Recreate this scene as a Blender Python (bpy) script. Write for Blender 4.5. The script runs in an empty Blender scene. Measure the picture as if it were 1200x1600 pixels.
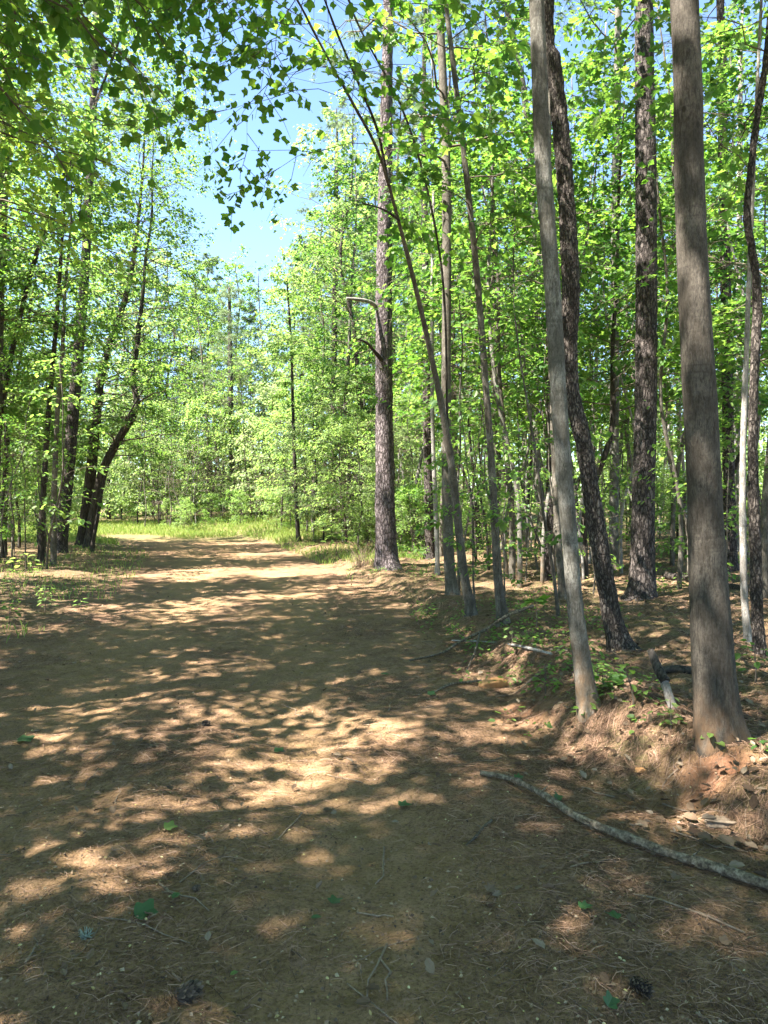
import bpy, math, random
import numpy as np
from mathutils import Vector

# ------------------------------------------------------------------ camera, sky, sun, exposure
scene = bpy.context.scene
F = 1164.0                      # focal length in photo pixels (1200 x 1600)
CAM_H = 1.5
cd = bpy.data.cameras.new('camera')
cd.sensor_fit = 'VERTICAL'
cd.angle = 2 * math.atan(800.0 / F)
cd.clip_start = 0.05
cd.clip_end = 1000
cam = bpy.data.objects.new('camera', cd)
scene.collection.objects.link(cam)
cam.location = (0, 0, CAM_H)
cam.rotation_euler = (math.radians(90), 0, 0)
scene.camera = cam

SUN_EL = math.radians(57)
SUN_H = Vector((-0.87, -0.49, 0)).normalized()
SUN_DIR = Vector((SUN_H.x * math.cos(SUN_EL), SUN_H.y * math.cos(SUN_EL), math.sin(SUN_EL)))
world = bpy.data.worlds.new('World')
scene.world = world
world.use_nodes = True
wn = world.node_tree
wn.nodes.clear()
sky = wn.nodes.new('ShaderNodeTexSky')
sky.sky_type = 'NISHITA'
sky.sun_disc = False
sky.sun_elevation = SUN_EL
sky.sun_rotation = math.atan2(SUN_H.x, SUN_H.y)
sky.air_density = 1.0
sky.dust_density = 0.0
sky.ozone_density = 3.0
sky.altitude = 600
bg = wn.nodes.new('ShaderNodeBackground')
bg.inputs['Strength'].default_value = 0.062
wo = wn.nodes.new('ShaderNodeOutputWorld')
wn.links.new(sky.outputs[0], bg.inputs[0])
wn.links.new(bg.outputs[0], wo.inputs[0])

sl = bpy.data.lights.new('sun', 'SUN')
sl.energy = 5.0
sl.angle = math.radians(0.5)
sl.color = (1.0, 0.93, 0.86)
sun = bpy.data.objects.new('sun', sl)
scene.collection.objects.link(sun)
sun.rotation_euler = (-SUN_DIR).to_track_quat('-Z', 'Y').to_euler()
sun.location = (-20, -12, 40)

scene.view_settings.view_transform = 'Standard'
scene.view_settings.look = 'None'
scene.view_settings.gamma = 1.0
scene.view_settings.use_curve_mapping = False
scene.view_settings.exposure = 3.05

cy = scene.cycles
cy.max_bounces = 8
cy.diffuse_bounces = 5
cy.adaptive_threshold = 0.025
cy.glossy_bounces = 2
cy.transmission_bounces = 5
cy.transparent_max_bounces = 4
cy.use_denoising = True
try:
    cy.denoiser = 'OPENIMAGEDENOISE'
    cy.denoising_input_passes = 'RGB_ALBEDO_NORMAL'
except Exception:
    pass
cy.sample_clamp_indirect = 8

# ------------------------------------------------------------------ numpy helpers
COL = scene.collection
rng = np.random.default_rng(7)
random.seed(7)


def _hash(ix, iy, iz, seed):
    h = (ix.astype(np.int64) * 374761393 + iy.astype(np.int64) * 668265263 + iz.astype(np.int64) * 2147483647 + seed * 974711) & 0xFFFFFFFF
    h = ((h ^ (h >> 13)) * 1274126177) & 0xFFFFFFFF
    h = (h ^ (h >> 16)) & 0xFFFFFF
    return h / float(0xFFFFFF)


def vnoise(x, y, z=None, seed=0):
    x = np.asarray(x, float); y = np.asarray(y, float)
    z = np.zeros_like(x) if z is None else np.asarray(z, float)
    xi, yi, zi = np.floor(x), np.floor(y), np.floor(z)
    u, v, w = x - xi, y - yi, z - zi
    u, v, w = u * u * (3 - 2 * u), v * v * (3 - 2 * v), w * w * (3 - 2 * w)
    r = 0
    for a in (0, 1):
        for b in (0, 1):
            for c in (0, 1):
                r = r + _hash(xi + a, yi + b, zi + c, seed) * (u if a else 1 - u) * (v if b else 1 - v) * (w if c else 1 - w)
    return r * 2 - 1


def fbm(x, y, z=None, seed=0, oct=3):
    s, a = 0, 1.0
    for i in range(oct):
        k = 2.03 ** i
        s = s + a * vnoise(x * k, y * k, None if z is None else z * k, seed + i * 17)
        a *= 0.5
    return s


def sstep(a, b, x):
    t = np.clip((x - a) / (b - a), 0, 1)
    return t * t * (3 - 2 * t)


class MB:
    """collects vertex / polygon arrays, builds one mesh"""
    def __init__(self):
        self.V = []; self.L = []; self.N = []; self.M = []; self.R = []; self.S = []; self.n = 0

    def add(self, V, Fa, mat=0, rnd=None, smooth=True):
        V = np.asarray(V, float).reshape(-1, 3); Fa = np.asarray(Fa, int)
        if Fa.ndim == 1: Fa = Fa[None]
        self.V.append(V); self.L.append((Fa + self.n).ravel())
        self.N.append(np.full(len(Fa), Fa.shape[1]))
        self.M.append(np.full(len(Fa), mat)); self.S.append(np.full(len(Fa), smooth))
        self.R.append(np.broadcast_to(0.5 if rnd is None else rnd, (len(Fa),)).astype(float))
        self.n += len(V)
        return self

    def mesh(self, name, mats):
        V = np.concatenate(self.V); L = np.concatenate(self.L); N = np.concatenate(self.N)
        me = bpy.data.meshes.new(name)
        me.vertices.add(len(V)); me.vertices.foreach_set('co', V.astype(np.float32).ravel())
        me.loops.add(len(L)); me.loops.foreach_set('vertex_index', L.astype(np.int32))
        me.polygons.add(len(N))
        me.polygons.foreach_set('loop_start', (np.cumsum(N) - N).astype(np.int32))
        for m in mats: me.materials.append(m)
        me.polygons.foreach_set('material_index', np.concatenate(self.M).astype(np.int32))
        me.polygons.foreach_set('use_smooth', np.concatenate(self.S).astype(bool))
        a = me.attributes.new('rnd', 'FLOAT', 'FACE')
        a.data.foreach_set('value', np.concatenate(self.R).astype(np.float32))
        me.update(calc_edges=True)
        me.validate()
        return me


def obj(name, me, parent=None, loc=(0, 0, 0), rot=(0, 0, 0), sc=1.0):
    o = bpy.data.objects.new(name, me)
    COL.objects.link(o)
    o.location = loc; o.rotation_euler = rot
    o.scale = (sc, sc, sc) if np.isscalar(sc) else sc
    if parent: o.parent = parent
    return o


def tag(o, label, cat, group=None, kind=None):
    if label: o['label'] = label
    if cat: o['category'] = cat
    if group: o['group'] = group
    if kind: o['kind'] = kind
    return o


def norm(a):
    a = np.asarray(a, float)
    return a / np.maximum(np.linalg.norm(a, axis=-1, keepdims=True), 1e-9)


def spline(P, n):
    """Catmull-Rom through the rows of P, n samples evenly in arc length"""
    P = np.asarray(P, float)
    if len(P) < 3:
        t = np.linspace(0, 1, n)[:, None]
        return P[0] * (1 - t) + P[-1] * t
    Q = np.vstack([2 * P[0] - P[1], P, 2 * P[-1] - P[-2]])
    out = []
    t = np.linspace(0, 1, 12, endpoint=False)[:, None]
    for i in range(1, len(Q) - 2):
        a, b, c, d = Q[i - 1], Q[i], Q[i + 1], Q[i + 2]
        out.append(0.5 * (2 * b + (c - a) * t + (2 * a - 5 * b + 4 * c - d) * t ** 2 + (3 * b - a - 3 * c + d) * t ** 3))
    out = np.vstack(out + [P[-1:]])
    s = np.concatenate([[0], np.cumsum(np.linalg.norm(np.diff(out[:, :3], axis=0), axis=1))])
    u = np.linspace(0, s[-1], n)
    return np.stack([np.interp(u, s, out[:, k]) for k in range(out.shape[1])], 1)


def tube(C, R, k, disp=None, cap=True):
    """sweep: C (n,3) centres, R (n,) radii, k sides; disp(theta, s, i) radial offset"""
    C = np.asarray(C, float); n = len(C)
    T = norm(np.gradient(C, axis=0))
    ref = np.array([1.0, 0, 0]) if abs(T[0] @ np.array([1.0, 0, 0])) < 0.9 else np.array([0, 1.0, 0])
    A = norm(ref - (T @ ref)[:, None] * T)
    B = np.cross(T, A)
    th = np.linspace(0, 2 * np.pi, k, endpoint=False)
    s = np.concatenate([[0], np.cumsum(np.linalg.norm(np.diff(C, axis=0), axis=1))])
    rad = np.repeat(np.asarray(R, float)[:, None], k, 1)
    if disp is not None:
        TH, S = np.meshgrid(th, s)
        rad = rad + disp(TH, S, rad)
    V = C[:, None] + rad[..., None] * (np.cos(th)[None, :, None] * A[:, None] + np.sin(th)[None, :, None] * B[:, None])
    i = np.arange(n - 1)[:, None] * k; j = np.arange(k)[None]
    j2 = (j + 1) % k
    Fq = np.stack([i + j, i + j2, i + k + j2, i + k + j], -1).reshape(-1, 4)
    V = V.reshape(-1, 3)
    tris = None
    if cap:
        V = np.vstack([V, C[:1], C[-1:]])
        jj = np.arange(k)
        tris = np.vstack([np.stack([np.full(k, n * k), (jj + 1) % k, jj], 1),
                          np.stack([np.full(k, n * k + 1), (n - 1) * k + jj, (n - 1) * k + (jj + 1) % k], 1)])
    return V, Fq, tris


def add_tube(mb, C, R, k, mat=0, disp=None, cap=True, rnd=None):
    V, Fq, tr = tube(C, R, k, disp, cap)
    mb.add(V, Fq, mat, rnd)
    if tr is not None:
        mb.L.append((tr + mb.n - len(V)).ravel()); mb.N.append(np.full(len(tr), 3)); mb.M.append(np.full(len(tr), mat))
        mb.S.append(np.full(len(tr), False)); mb.R.append(np.full(len(tr), 0.5 if rnd is None else rnd))


# ------------------------------------------------------------------ materials
def mat(name):
    m = bpy.data.materials.new(name); m.use_nodes = True
    nt = m.node_tree; nt.nodes.clear()
    return m, nt


def nd(nt, t, **kw):
    n = nt.nodes.new(t)
    for k, v in kw.items():
        if k in n.inputs: n.inputs[k].default_value = v
        else: setattr(n, k, v)
    return n


def ramp(nt, fac, stops):
    r = nt.nodes.new('ShaderNodeValToRGB')
    e = r.color_ramp.elements
    while len(e) < len(stops): e.new(0.5)
    for el, (p, c) in zip(e, stops):
        el.position = p; el.color = (*c, 1) if len(c) == 3 else c
    nt.links.new(fac, r.inputs[0])
    return r.outputs[0]


def mixc(nt, fac, a, b, mode='MIX'):
    n = nt.nodes.new('ShaderNodeMix'); n.data_type = 'RGBA'; n.blend_type = mode
    for s, v in ((n.inputs[0], fac), (n.inputs[6], a), (n.inputs[7], b)):
        if hasattr(v, 'is_output'): nt.links.new(v, s)
        elif isinstance(v, (int, float)): s.default_value = v
        else: s.default_value = (*v, 1)
    return n.outputs[2]


def noise(nt, vec, scale, detail=4, rough=0.6, dist=0.0):
    n = nd(nt, 'ShaderNodeTexNoise', Scale=scale, Detail=detail, Roughness=rough, Distortion=dist)
    if vec is not None: nt.links.new(vec, n.inputs['Vector'])
    return n.outputs[0]


def mapping(nt, sc, out='Object'):
    tc = nt.nodes.new('ShaderNodeTexCoord')
    mp = nd(nt, 'ShaderNodeMapping'); mp.inputs['Scale'].default_value = sc
    nt.links.new(tc.outputs[out], mp.inputs[0])
    return mp.outputs[0]


def bump(nt, h, strength, dist, prev=None):
    b = nd(nt, 'ShaderNodeBump', Strength=strength, Distance=dist)
    nt.links.new(h, b.inputs['Height'])
    if prev is not None: nt.links.new(prev, b.inputs['Normal'])
    return b.outputs[0]


def out_principled(nt, col, rough=0.8, spec=0.25, normal=None):
    p = nd(nt, 'ShaderNodeBsdfPrincipled', Roughness=rough)
    p.inputs['Specular IOR Level'].default_value = spec
    if hasattr(col, 'is_output'): nt.links.new(col, p.inputs['Base Color'])
    else: p.inputs['Base Color'].default_value = (*col, 1)
    if normal is not None: nt.links.new(normal, p.inputs['Normal'])
    o = nt.nodes.new('ShaderNodeOutputMaterial')
    nt.links.new(p.outputs[0], o.inputs[0])
    return p


def leaf_mat(name, c1, c2, c3, t1, t2, trans=0.5, gloss=0.3):
    m, nt = mat(name)
    at = nd(nt, 'ShaderNodeAttribute', attribute_name='rnd')
    oi = nt.nodes.new('ShaderNodeObjectInfo')
    ad = nd(nt, 'ShaderNodeMath', operation='MULTIPLY_ADD')
    nt.links.new(oi.outputs['Random'], ad.inputs[0]); ad.inputs[1].default_value = 0.3
    nt.links.new(at.outputs['Fac'], ad.inputs[2])
    sb = nd(nt, 'ShaderNodeMath', operation='SUBTRACT'); nt.links.new(ad.outputs[0], sb.inputs[0]); sb.inputs[1].default_value = 0.15
    col = ramp(nt, sb.outputs[0], [(0.0, c1), (0.5, c2), (1.0, c3)])
    tcol = ramp(nt, sb.outputs[0], [(0.0, t1), (1.0, t2)])
    p = nd(nt, 'ShaderNodeBsdfPrincipled', Roughness=0.5)
    p.inputs['Specular IOR Level'].default_value = gloss
    nt.links.new(col, p.inputs['Base Color'])
    t = nt.nodes.new('ShaderNodeBsdfTranslucent'); nt.links.new(tcol, t.inputs[0])
    mx = nd(nt, 'ShaderNodeMixShader', Fac=trans)
    nt.links.new(p.outputs[0], mx.inputs[1]); nt.links.new(t.outputs[0], mx.inputs[2])
    o = nt.nodes.new('ShaderNodeOutputMaterial'); nt.links.new(mx.outputs[0], o.inputs[0])
    return m


def bark_mat(name, dark, mid, light, kind='plate', sc=1.0, moss=None):
    m, nt = mat(name)
    if kind == 'plate':
        v = mapping(nt, (17 * sc, 17 * sc, 5.5 * sc))
        wv = nd(nt, 'ShaderNodeTexNoise', Scale=2.2, Detail=3)
        nt.links.new(v, wv.inputs['Vector'])
        add = nd(nt, 'ShaderNodeVectorMath', operation='MULTIPLY_ADD')
        nt.links.new(wv.outputs['Color'], add.inputs[0]); add.inputs[1].default_value = (0.9, 0.9, 0.9)
        nt.links.new(v, add.inputs[2])
        vo = nd(nt, 'ShaderNodeTexVoronoi', feature='DISTANCE_TO_EDGE', Scale=1.0)
        nt.links.new(add.outputs[0], vo.inputs['Vector'])
        fine = noise(nt, mapping(nt, (60, 60, 25)), 1.0, 5, 0.7)
        crack = ramp(nt, vo.outputs['Distance'], [(0.0, (0, 0, 0)), (0.22, (1, 1, 1))])
        tone = noise(nt, mapping(nt, (7, 7, 3)), 1.0, 4, 0.65)
        plate = mixc(nt, ramp(nt, tone, [(0.3, (0, 0, 0)), (0.7, (1, 1, 1))]), mid, light)
        plate = mixc(nt, ramp(nt, fine, [(0.35, (1, 1, 1)), (0.6, (0, 0, 0))]), plate, dark)
        col = mixc(nt, crack, dark, plate)
        nrm = bump(nt, crack, 1.0, 0.014)
        nrm = bump(nt, fine, 0.8, 0.006, nrm)
    elif kind == 'ridge':
        v = mapping(nt, (38 * sc, 38 * sc, 8 * sc))
        r = noise(nt, v, 1.0, 4, 0.65, 0.6)
        rr = ramp(nt, r, [(0.36, (0, 0, 0)), (0.6, (1, 1, 1))])
        tone = noise(nt, mapping(nt, (6, 6, 2)), 1.0, 3, 0.6)
        col = mixc(nt, rr, dark, mixc(nt, ramp(nt, tone, [(0.35, (0, 0, 0)), (0.65, (1, 1, 1))]), mid, light))
        nrm = bump(nt, r, 1.0, 0.012)
    else:  # smooth bark: fine vertical fissures, faint rings, lichen blotches
        fis = noise(nt, mapping(nt, (85 * sc, 85 * sc, 17 * sc)), 1.0, 5, 0.72, 0.5)
        g = noise(nt, mapping(nt, (170 * sc, 170 * sc, 70 * sc)), 1.0, 4, 0.7)
        band = noise(nt, mapping(nt, (4, 4, 30)), 1.0, 3, 0.6, 0.6)
        blot = noise(nt, mapping(nt, (11, 11, 7)), 1.0, 6, 0.7)
        big = noise(nt, mapping(nt, (3, 3, 2.2)), 1.0, 3, 0.6)
        col = mixc(nt, ramp(nt, blot, [(0.42, (0, 0, 0)), (0.6, (1, 1, 1))]), mid, light)
        col = mixc(nt, ramp(nt, big, [(0.4, (0.5, 0.5, 0.5)), (0.62, (0, 0, 0))]), col, dark)
        col = mixc(nt, ramp(nt, band, [(0.3, (0.4, 0.4, 0.4)), (0.42, (0, 0, 0))]), col, dark)
        col = mixc(nt, ramp(nt, fis, [(0.36, (0.85, 0.85, 0.85)), (0.52, (0, 0, 0))]), col, dark)
        col = mixc(nt, ramp(nt, g, [(0.38, (0.5, 0.5, 0.5)), (0.55, (0, 0, 0))]), col, dark)
        kv = nd(nt, 'ShaderNodeTexVoronoi', feature='F1', Scale=1.0); nt.links.new(mapping(nt, (7, 7, 4.5)), kv.inputs['Vector'])
        col = mixc(nt, ramp(nt, kv.outputs['Distance'], [(0.06, (0.9, 0.9, 0.9)), (0.1, (0, 0, 0))]), col, dark)
        nrm = bump(nt, fis, 0.9, 0.006)
        nrm = bump(nt, g, 0.6, 0.003, nrm)
        nrm = bump(nt, band, 0.3, 0.004, nrm)
    if moss:
        tc = nt.nodes.new('ShaderNodeTexCoord'); sx = nt.nodes.new('ShaderNodeSeparateXYZ')
        nt.links.new(tc.outputs['Object'], sx.inputs[0])
        mr = nd(nt, 'ShaderNodeMapRange'); mr.inputs[1].default_value = 0.0; mr.inputs[2].default_value = moss[1]
        mr.inputs[3].default_value = 0.8; mr.inputs[4].default_value = 0.0
        nt.links.new(sx.outputs[2], mr.inputs[0])
        mn = nd(nt, 'ShaderNodeMath', operation='MULTIPLY'); nt.links.new(mr.outputs[0], mn.inputs[0])
        nt.links.new(ramp(nt, noise(nt, mapping(nt, (14, 14, 9)), 1.0, 4), [(0.35, (0, 0, 0)), (0.6, (1, 1, 1))]), mn.inputs[1])
        col = mixc(nt, mn.outputs[0], col, moss[0])
    out_principled(nt, col, 0.9, 0.15, nrm)
    return m


def simple_mat(name, stops, scale=30, bstr=0.4, bdist=0.004, rough=0.85, sc=(1, 1, 1), attr=False, spec=0.2):
    m, nt = mat(name)
    v = mapping(nt, sc)
    n = noise(nt, v, scale, 5, 0.65)
    if attr:
        at = nd(nt, 'ShaderNodeAttribute', attribute_name='rnd')
        mm = nd(nt, 'ShaderNodeMath', operation='MULTIPLY_ADD'); nt.links.new(n, mm.inputs[0]); mm.inputs[1].default_value = 0.3
        nt.links.new(at.outputs['Fac'], mm.inputs[2])
        s2 = nd(nt, 'ShaderNodeMath', operation='SUBTRACT'); nt.links.new(mm.outputs[0], s2.inputs[0]); s2.inputs[1].default_value = 0.15
        f = s2.outputs[0]
    else:
        f = n
    col = ramp(nt, f, stops)
    out_principled(nt, col, rough, spec, bump(nt, n, bstr, bdist) if bstr else None)
    return m


M = {}
M['bark_pine'] = bark_mat('pine bark', (0.035, 0.028, 0.027), (0.145, 0.115, 0.112), (0.28, 0.24, 0.238), 'plate')
M['bark_pine_dark'] = bark_mat('dark pine bark', (0.018, 0.015, 0.013), (0.075, 0.06, 0.052), (0.18, 0.155, 0.14), 'plate', 1.15)
M['bark_rough'] = bark_mat('rough ridged bark', (0.022, 0.018, 0.015), (0.08, 0.066, 0.054), (0.18, 0.155, 0.132), 'plate', 2.3)
M['bark_brown'] = bark_mat('brown smooth bark', (0.026, 0.022, 0.0165), (0.067, 0.057, 0.044), (0.122, 0.106, 0.085), 'smooth', 0.8, moss=((0.12, 0.07, 0.036), 0.3))
M['bark_grey'] = bark_mat('pale grey bark', (0.042, 0.039, 0.03), (0.115, 0.107, 0.086), (0.25, 0.24, 0.205), 'smooth', 1.0, moss=((0.17, 0.1, 0.05), 0.6))
M['bark_mid'] = bark_mat('grey brown bark', (0.036, 0.031, 0.024), (0.1, 0.087, 0.066), (0.2, 0.183, 0.148), 'smooth', 0.9)
M['bark_dark'] = bark_mat('dark bark', (0.014, 0.012, 0.01), (0.042, 0.035, 0.028), (0.09, 0.077, 0.063), 'ridge', 0.9)  # darkened to stand in for the deep shade around the left trunks
M['bark_pale'] = bark_mat('whitish bark', (0.09, 0.08, 0.066), (0.24, 0.225, 0.195), (0.4, 0.385, 0.35), 'smooth', 1.0)
M['twig'] = simple_mat('twig bark', [(0.3, (0.06, 0.047, 0.034)), (0.7, (0.14, 0.115, 0.085))], 20, 0.3)
M['deadwood'] = simple_mat('weathered dead wood', [(0.3, (0.12, 0.085, 0.055)), (0.7, (0.28, 0.215, 0.15))], 6, 0.5, 0.004, sc=(8, 8, 8))
M['leaf_tulip'] = leaf_mat('tulip tree leaf', (0.026, 0.075, 0.02), (0.047, 0.115, 0.024), (0.085, 0.165, 0.03), (0.1, 0.27, 0.025), (0.28, 0.47, 0.045), 0.55)
M['leaf_maple'] = leaf_mat('maple leaf', (0.028, 0.078, 0.02), (0.055, 0.12, 0.028), (0.1, 0.17, 0.035), (0.08, 0.23, 0.03), (0.26, 0.42, 0.055), 0.5)
M['leaf_bright'] = leaf_mat('sunny yellow-green leaf', (0.09, 0.17, 0.03), (0.13, 0.215, 0.035), (0.18, 0.25, 0.04), (0.36, 0.54, 0.05), (0.52, 0.66, 0.08), 0.5)  # glow of sun through the upper-left leaves put into the colour
M['leaf_fine'] = leaf_mat('small green leaf', (0.042, 0.1, 0.025), (0.075, 0.145, 0.035), (0.12, 0.195, 0.05), (0.15, 0.32, 0.045), (0.34, 0.5, 0.085), 0.55)
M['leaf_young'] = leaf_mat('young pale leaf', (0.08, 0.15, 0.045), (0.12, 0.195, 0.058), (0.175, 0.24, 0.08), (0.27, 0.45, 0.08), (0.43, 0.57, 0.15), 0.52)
M['leaf_pale'] = leaf_mat('sun-paled leaf', (0.12, 0.175, 0.075), (0.165, 0.215, 0.1), (0.21, 0.25, 0.13), (0.36, 0.5, 0.16), (0.46, 0.58, 0.22), 0.5)  # lightened to stand in for sunlight on the thicket
M['needle_green'] = leaf_mat('pine needles', (0.09, 0.13, 0.07), (0.14, 0.19, 0.1), (0.2, 0.25, 0.15), (0.18, 0.28, 0.1), (0.3, 0.4, 0.16), 0.4)
M['grass'] = leaf_mat('grass blades', (0.13, 0.2, 0.045), (0.2, 0.27, 0.07), (0.3, 0.33, 0.12), (0.35, 0.5, 0.08), (0.5, 0.6, 0.15), 0.4)
M['leaf_fallen'] = leaf_mat('fresh fallen leaf', (0.022, 0.065, 0.018), (0.036, 0.092, 0.024), (0.08, 0.15, 0.04), (0.08, 0.18, 0.03), (0.2, 0.35, 0.06), 0.25, 0.5)
M['dead_leaf'] = simple_mat('dead leaves', [(0.0, (0.055, 0.034, 0.02)), (0.35, (0.11, 0.073, 0.044)), (0.7, (0.16, 0.114, 0.072)), (1.0, (0.21, 0.165, 0.115))], 40, 0.3, 0.003, attr=True)
M['needles'] = simple_mat('fallen pine needles', [(0.0, (0.05, 0.032, 0.021)), (0.4, (0.145, 0.088, 0.052)), (0.75, (0.26, 0.16, 0.105)), (1.0, (0.34, 0.225, 0.155))], 30, 0, attr=True)
M['flake'] = simple_mat('yellow bud scales', [(0.0, (0.22, 0.17, 0.08)), (0.5, (0.38, 0.31, 0.12)), (1.0, (0.5, 0.44, 0.24))], 30, 0, attr=True)
M['clay_rock'] = simple_mat('orange clay stone', [(0.3, (0.34, 0.165, 0.065)), (0.7, (0.5, 0.27, 0.12))], 4, 0.6, 0.01, sc=(6, 6, 6))
M['cone'] = simple_mat('pine cone scales', [(0.2, (0.035, 0.028, 0.022)), (0.8, (0.16, 0.12, 0.085))], 60, 0.4, 0.003, attr=True)
M['lichen'] = simple_mat('grey green lichen', [(0.2, (0.16, 0.19, 0.15)), (0.8, (0.33, 0.37, 0.3))], 60, 0.4, 0.003)
M['stick_grey'] = simple_mat('grey stick bark', [(0.36, (0.045, 0.033, 0.022)), (0.52, (0.13, 0.103, 0.07)), (0.68, (0.26, 0.22, 0.16))], 5.5, 0.7, 0.004, sc=(9, 9, 9))


# ------------------------------------------------------------------ terrain
YK = np.array([-40, 0, 3, 3.3, 3.6, 4, 4.6, 5.3, 8.7, 12, 17.5, 25, 35, 45, 60])
XR = np.array([3.2, 2.4, 1.72, 1.56, 1.41, 1.26, 1.16, 1.08, 0.75, 0.3, -0.7, -2.4, -5.2, -11, -22])
XL = np.array([-3.4, -3.5, -3.6, -3.65, -3.7, -3.75, -3.85, -4.0, -4.7, -5.0, -6.3, -8.3, -12.3, -19, -34])


def path_edges(y):
    return np.interp(y, YK, XL), np.interp(y, YK, XR)


HOLE = (1.80, 3.76)


def ground_z(x, y, micro=True):
    x = np.asarray(x, float); y = np.asarray(y, float)
    xl, xr = path_edges(y)
    wob = 0.16 * vnoise(x * 0.0 + 3.1, y * 1.1, seed=3) + 0.07 * vnoise(x * 0 + 9, y * 3.3, seed=4)
    t = x - xr + wob
    bank = np.interp(y, [-5, 3, 7, 12, 20, 40], [0.22, 0.22, 0.2, 0.16, 0.11, 0.1])
    z = bank * sstep(-0.02, 0.5, t + 0.10 * fbm(x * 2.6, y * 2.6, seed=15)) + 0.05 * sstep(0.2, 3, t) + 0.035 * fbm(x * 3.1, y * 3.1, seed=16) * sstep(0.0, 0.3, t)
    z = z + 0.014 * np.clip(t, 0, 8) / 8 * np.clip(y - 6, 0, 40) + 0.05 * fbm(x * 0.8, y * 0.8, seed=11) * sstep(0.1, 1.0, t)
    tl = xl - x + wob
    z = z + 0.1 * sstep(0, 1.6, tl) + 0.010 * np.clip(tl, 0, 30) + 0.05 * fbm(x * 0.7, y * 0.7, seed=21) * sstep(0.1, 1.5, tl)
    # mound at the foot of the middle pine and of the two near trunks
    for mx, my, mr, mh in ((0.02, 18.6, 1.5, 0.16), (1.55, 4.75, 0.5, 0.10), (1.8, 4.15, 0.45, 0.06), (0.75, 10.9, 0.7, 0.08)):
        z = z + mh * np.exp(-((x - mx) ** 2 + (y - my) ** 2) / (mr * mr * 0.5))
    z = z + 0.95 * sstep(33, 56, y) + 1.5 * sstep(60, 140, y)
    # shallow wheel ruts
    c = (xl + xr) / 2
    for off in (-0.85, 0.85):
        z = z - 0.022 * np.exp(-((x - c - off) / 0.35) ** 2) * sstep(-6, 3, y)
    if micro:
        z = z + 0.018 * fbm(x * 1.7, y * 1.7, seed=31) + 0.007 * fbm(x * 7, y * 7, seed=41) + 0.006 * vnoise(x * 24, y * 24, seed=51) + 0.012 * np.abs(fbm(x * 3.4, y * 3.4, seed=43))
        hd = np.hypot((x - HOLE[0]) / 0.075, (y - HOLE[1]) / 0.06)
        z = z - 0.14 * np.clip(1 - hd ** 3, 0, 1)
        hd = np.hypot((x - HOLE[0] + 0.28) / 0.3, (y - HOLE[1] + 0.02) / 0.16)
        z = z - 0.03 * np.clip(1 - hd ** 2, 0, 1)
    return z


def gz(x, y):
    return float(ground_z(np.array([x]), np.array([y]))[0])


def ground_hit(px, py):
    """world point where the line of sight through a photo pixel meets the ground"""
    d = np.concatenate([np.linspace(1.5, 20, 1600), np.linspace(20.05, 90, 1500)])
    x = (px - 600) / F * d; zz = CAM_H + (800 - py) / F * d
    g = ground_z(x, d, False)
    k = np.argmax(zz <= g) if np.any(zz <= g) else len(d) - 1
    return np.array([x[k], d[k], gz(x[k], d[k])])


def at(px, py, d):
    return np.array([(px - 600) / F * d, d, CAM_H + (800 - py) / F * d])


def axis(lo, flo, fhi, hi, step, grow):
    a = list(np.arange(flo, fhi, step)); s = step
    while a[-1] < hi: s *= grow; a.append(a[-1] + s)
    s = step; b = []
    v = flo
    while v > lo: s *= grow; v -= s; b.append(v)
    return np.array(b[::-1] + a)


gx = axis(-130, -4.6, 3.6, 130, 0.031, 1.06)
gy = axis(-60, 1.7, 7.6, 230, 0.031, 1.025)
GX, GY = np.meshgrid(gx, gy)
GZ = ground_z(GX, GY)
nx, ny = len(gx), len(gy)
ii = (np.arange(ny - 1)[:, None] * nx + np.arange(nx - 1)[None])
gb = MB().add(np.stack([GX, GY, GZ], -1).reshape(-1, 3), np.stack([ii, ii + 1, ii + nx + 1, ii + nx], -1).reshape(-1, 4))

m, nt = mat('forest floor and clay track')
M['ground'] = m
v = mapping(nt, (1, 1, 1))
att = nd(nt, 'ShaderNodeAttribute', attribute_name='clay')
att2 = nd(nt, 'ShaderNodeAttribute', attribute_name='green')
big = noise(nt, v, 0.9, 5, 0.62, 0.3)
mid = noise(nt, v, 5.5, 6, 0.68, 0.4)
fin = noise(nt, v, 70, 5, 0.75)
fin2 = noise(nt, v, 22, 5, 0.7)
att3 = nd(nt, 'ShaderNodeAttribute', attribute_name='scarp')
clay = mixc(nt, ramp(nt, mid, [(0.32, (0, 0, 0)), (0.68, (1, 1, 1))]), (0.205, 0.133, 0.063), (0.315, 0.198, 0.115))
clay = mixc(nt, ramp(nt, fin, [(0.36, (0.9, 0.9, 0.9)), (0.53, (0, 0, 0))]), clay, (0.115, 0.073, 0.036))
clay = mixc(nt, ramp(nt, fin2, [(0.3, (0.55, 0.55, 0.55)), (0.48, (0, 0, 0))]), clay, (0.12, 0.077, 0.036))
red = mixc(nt, ramp(nt, fin2, [(0.32, (0, 0, 0)), (0.66, (1, 1, 1))]), (0.1, 0.06, 0.034), (0.28, 0.168, 0.108))
red = mixc(nt, ramp(nt, fin, [(0.38, (0.95, 0.95, 0.95)), (0.55, (0, 0, 0))]), red, (0.045, 0.028, 0.018))
su = nd(nt, 'ShaderNodeMath', operation='ADD'); nt.links.new(big, su.inputs[0]); nt.links.new(att.outputs['Fac'], su.inputs[1])
s3 = nd(nt, 'ShaderNodeMath', operation='MULTIPLY_ADD'); nt.links.new(mid, s3.inputs[0]); s3.inputs[1].default_value = 0.45; nt.links.new(su.outputs[0], s3.inputs[2])
cf = ramp(nt, s3.outputs[0], [(0.0, (0, 0, 0)), (0.62, (0, 0, 0)), (0.95, (1, 1, 1))])
col = mixc(nt, cf, red, clay)
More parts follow.
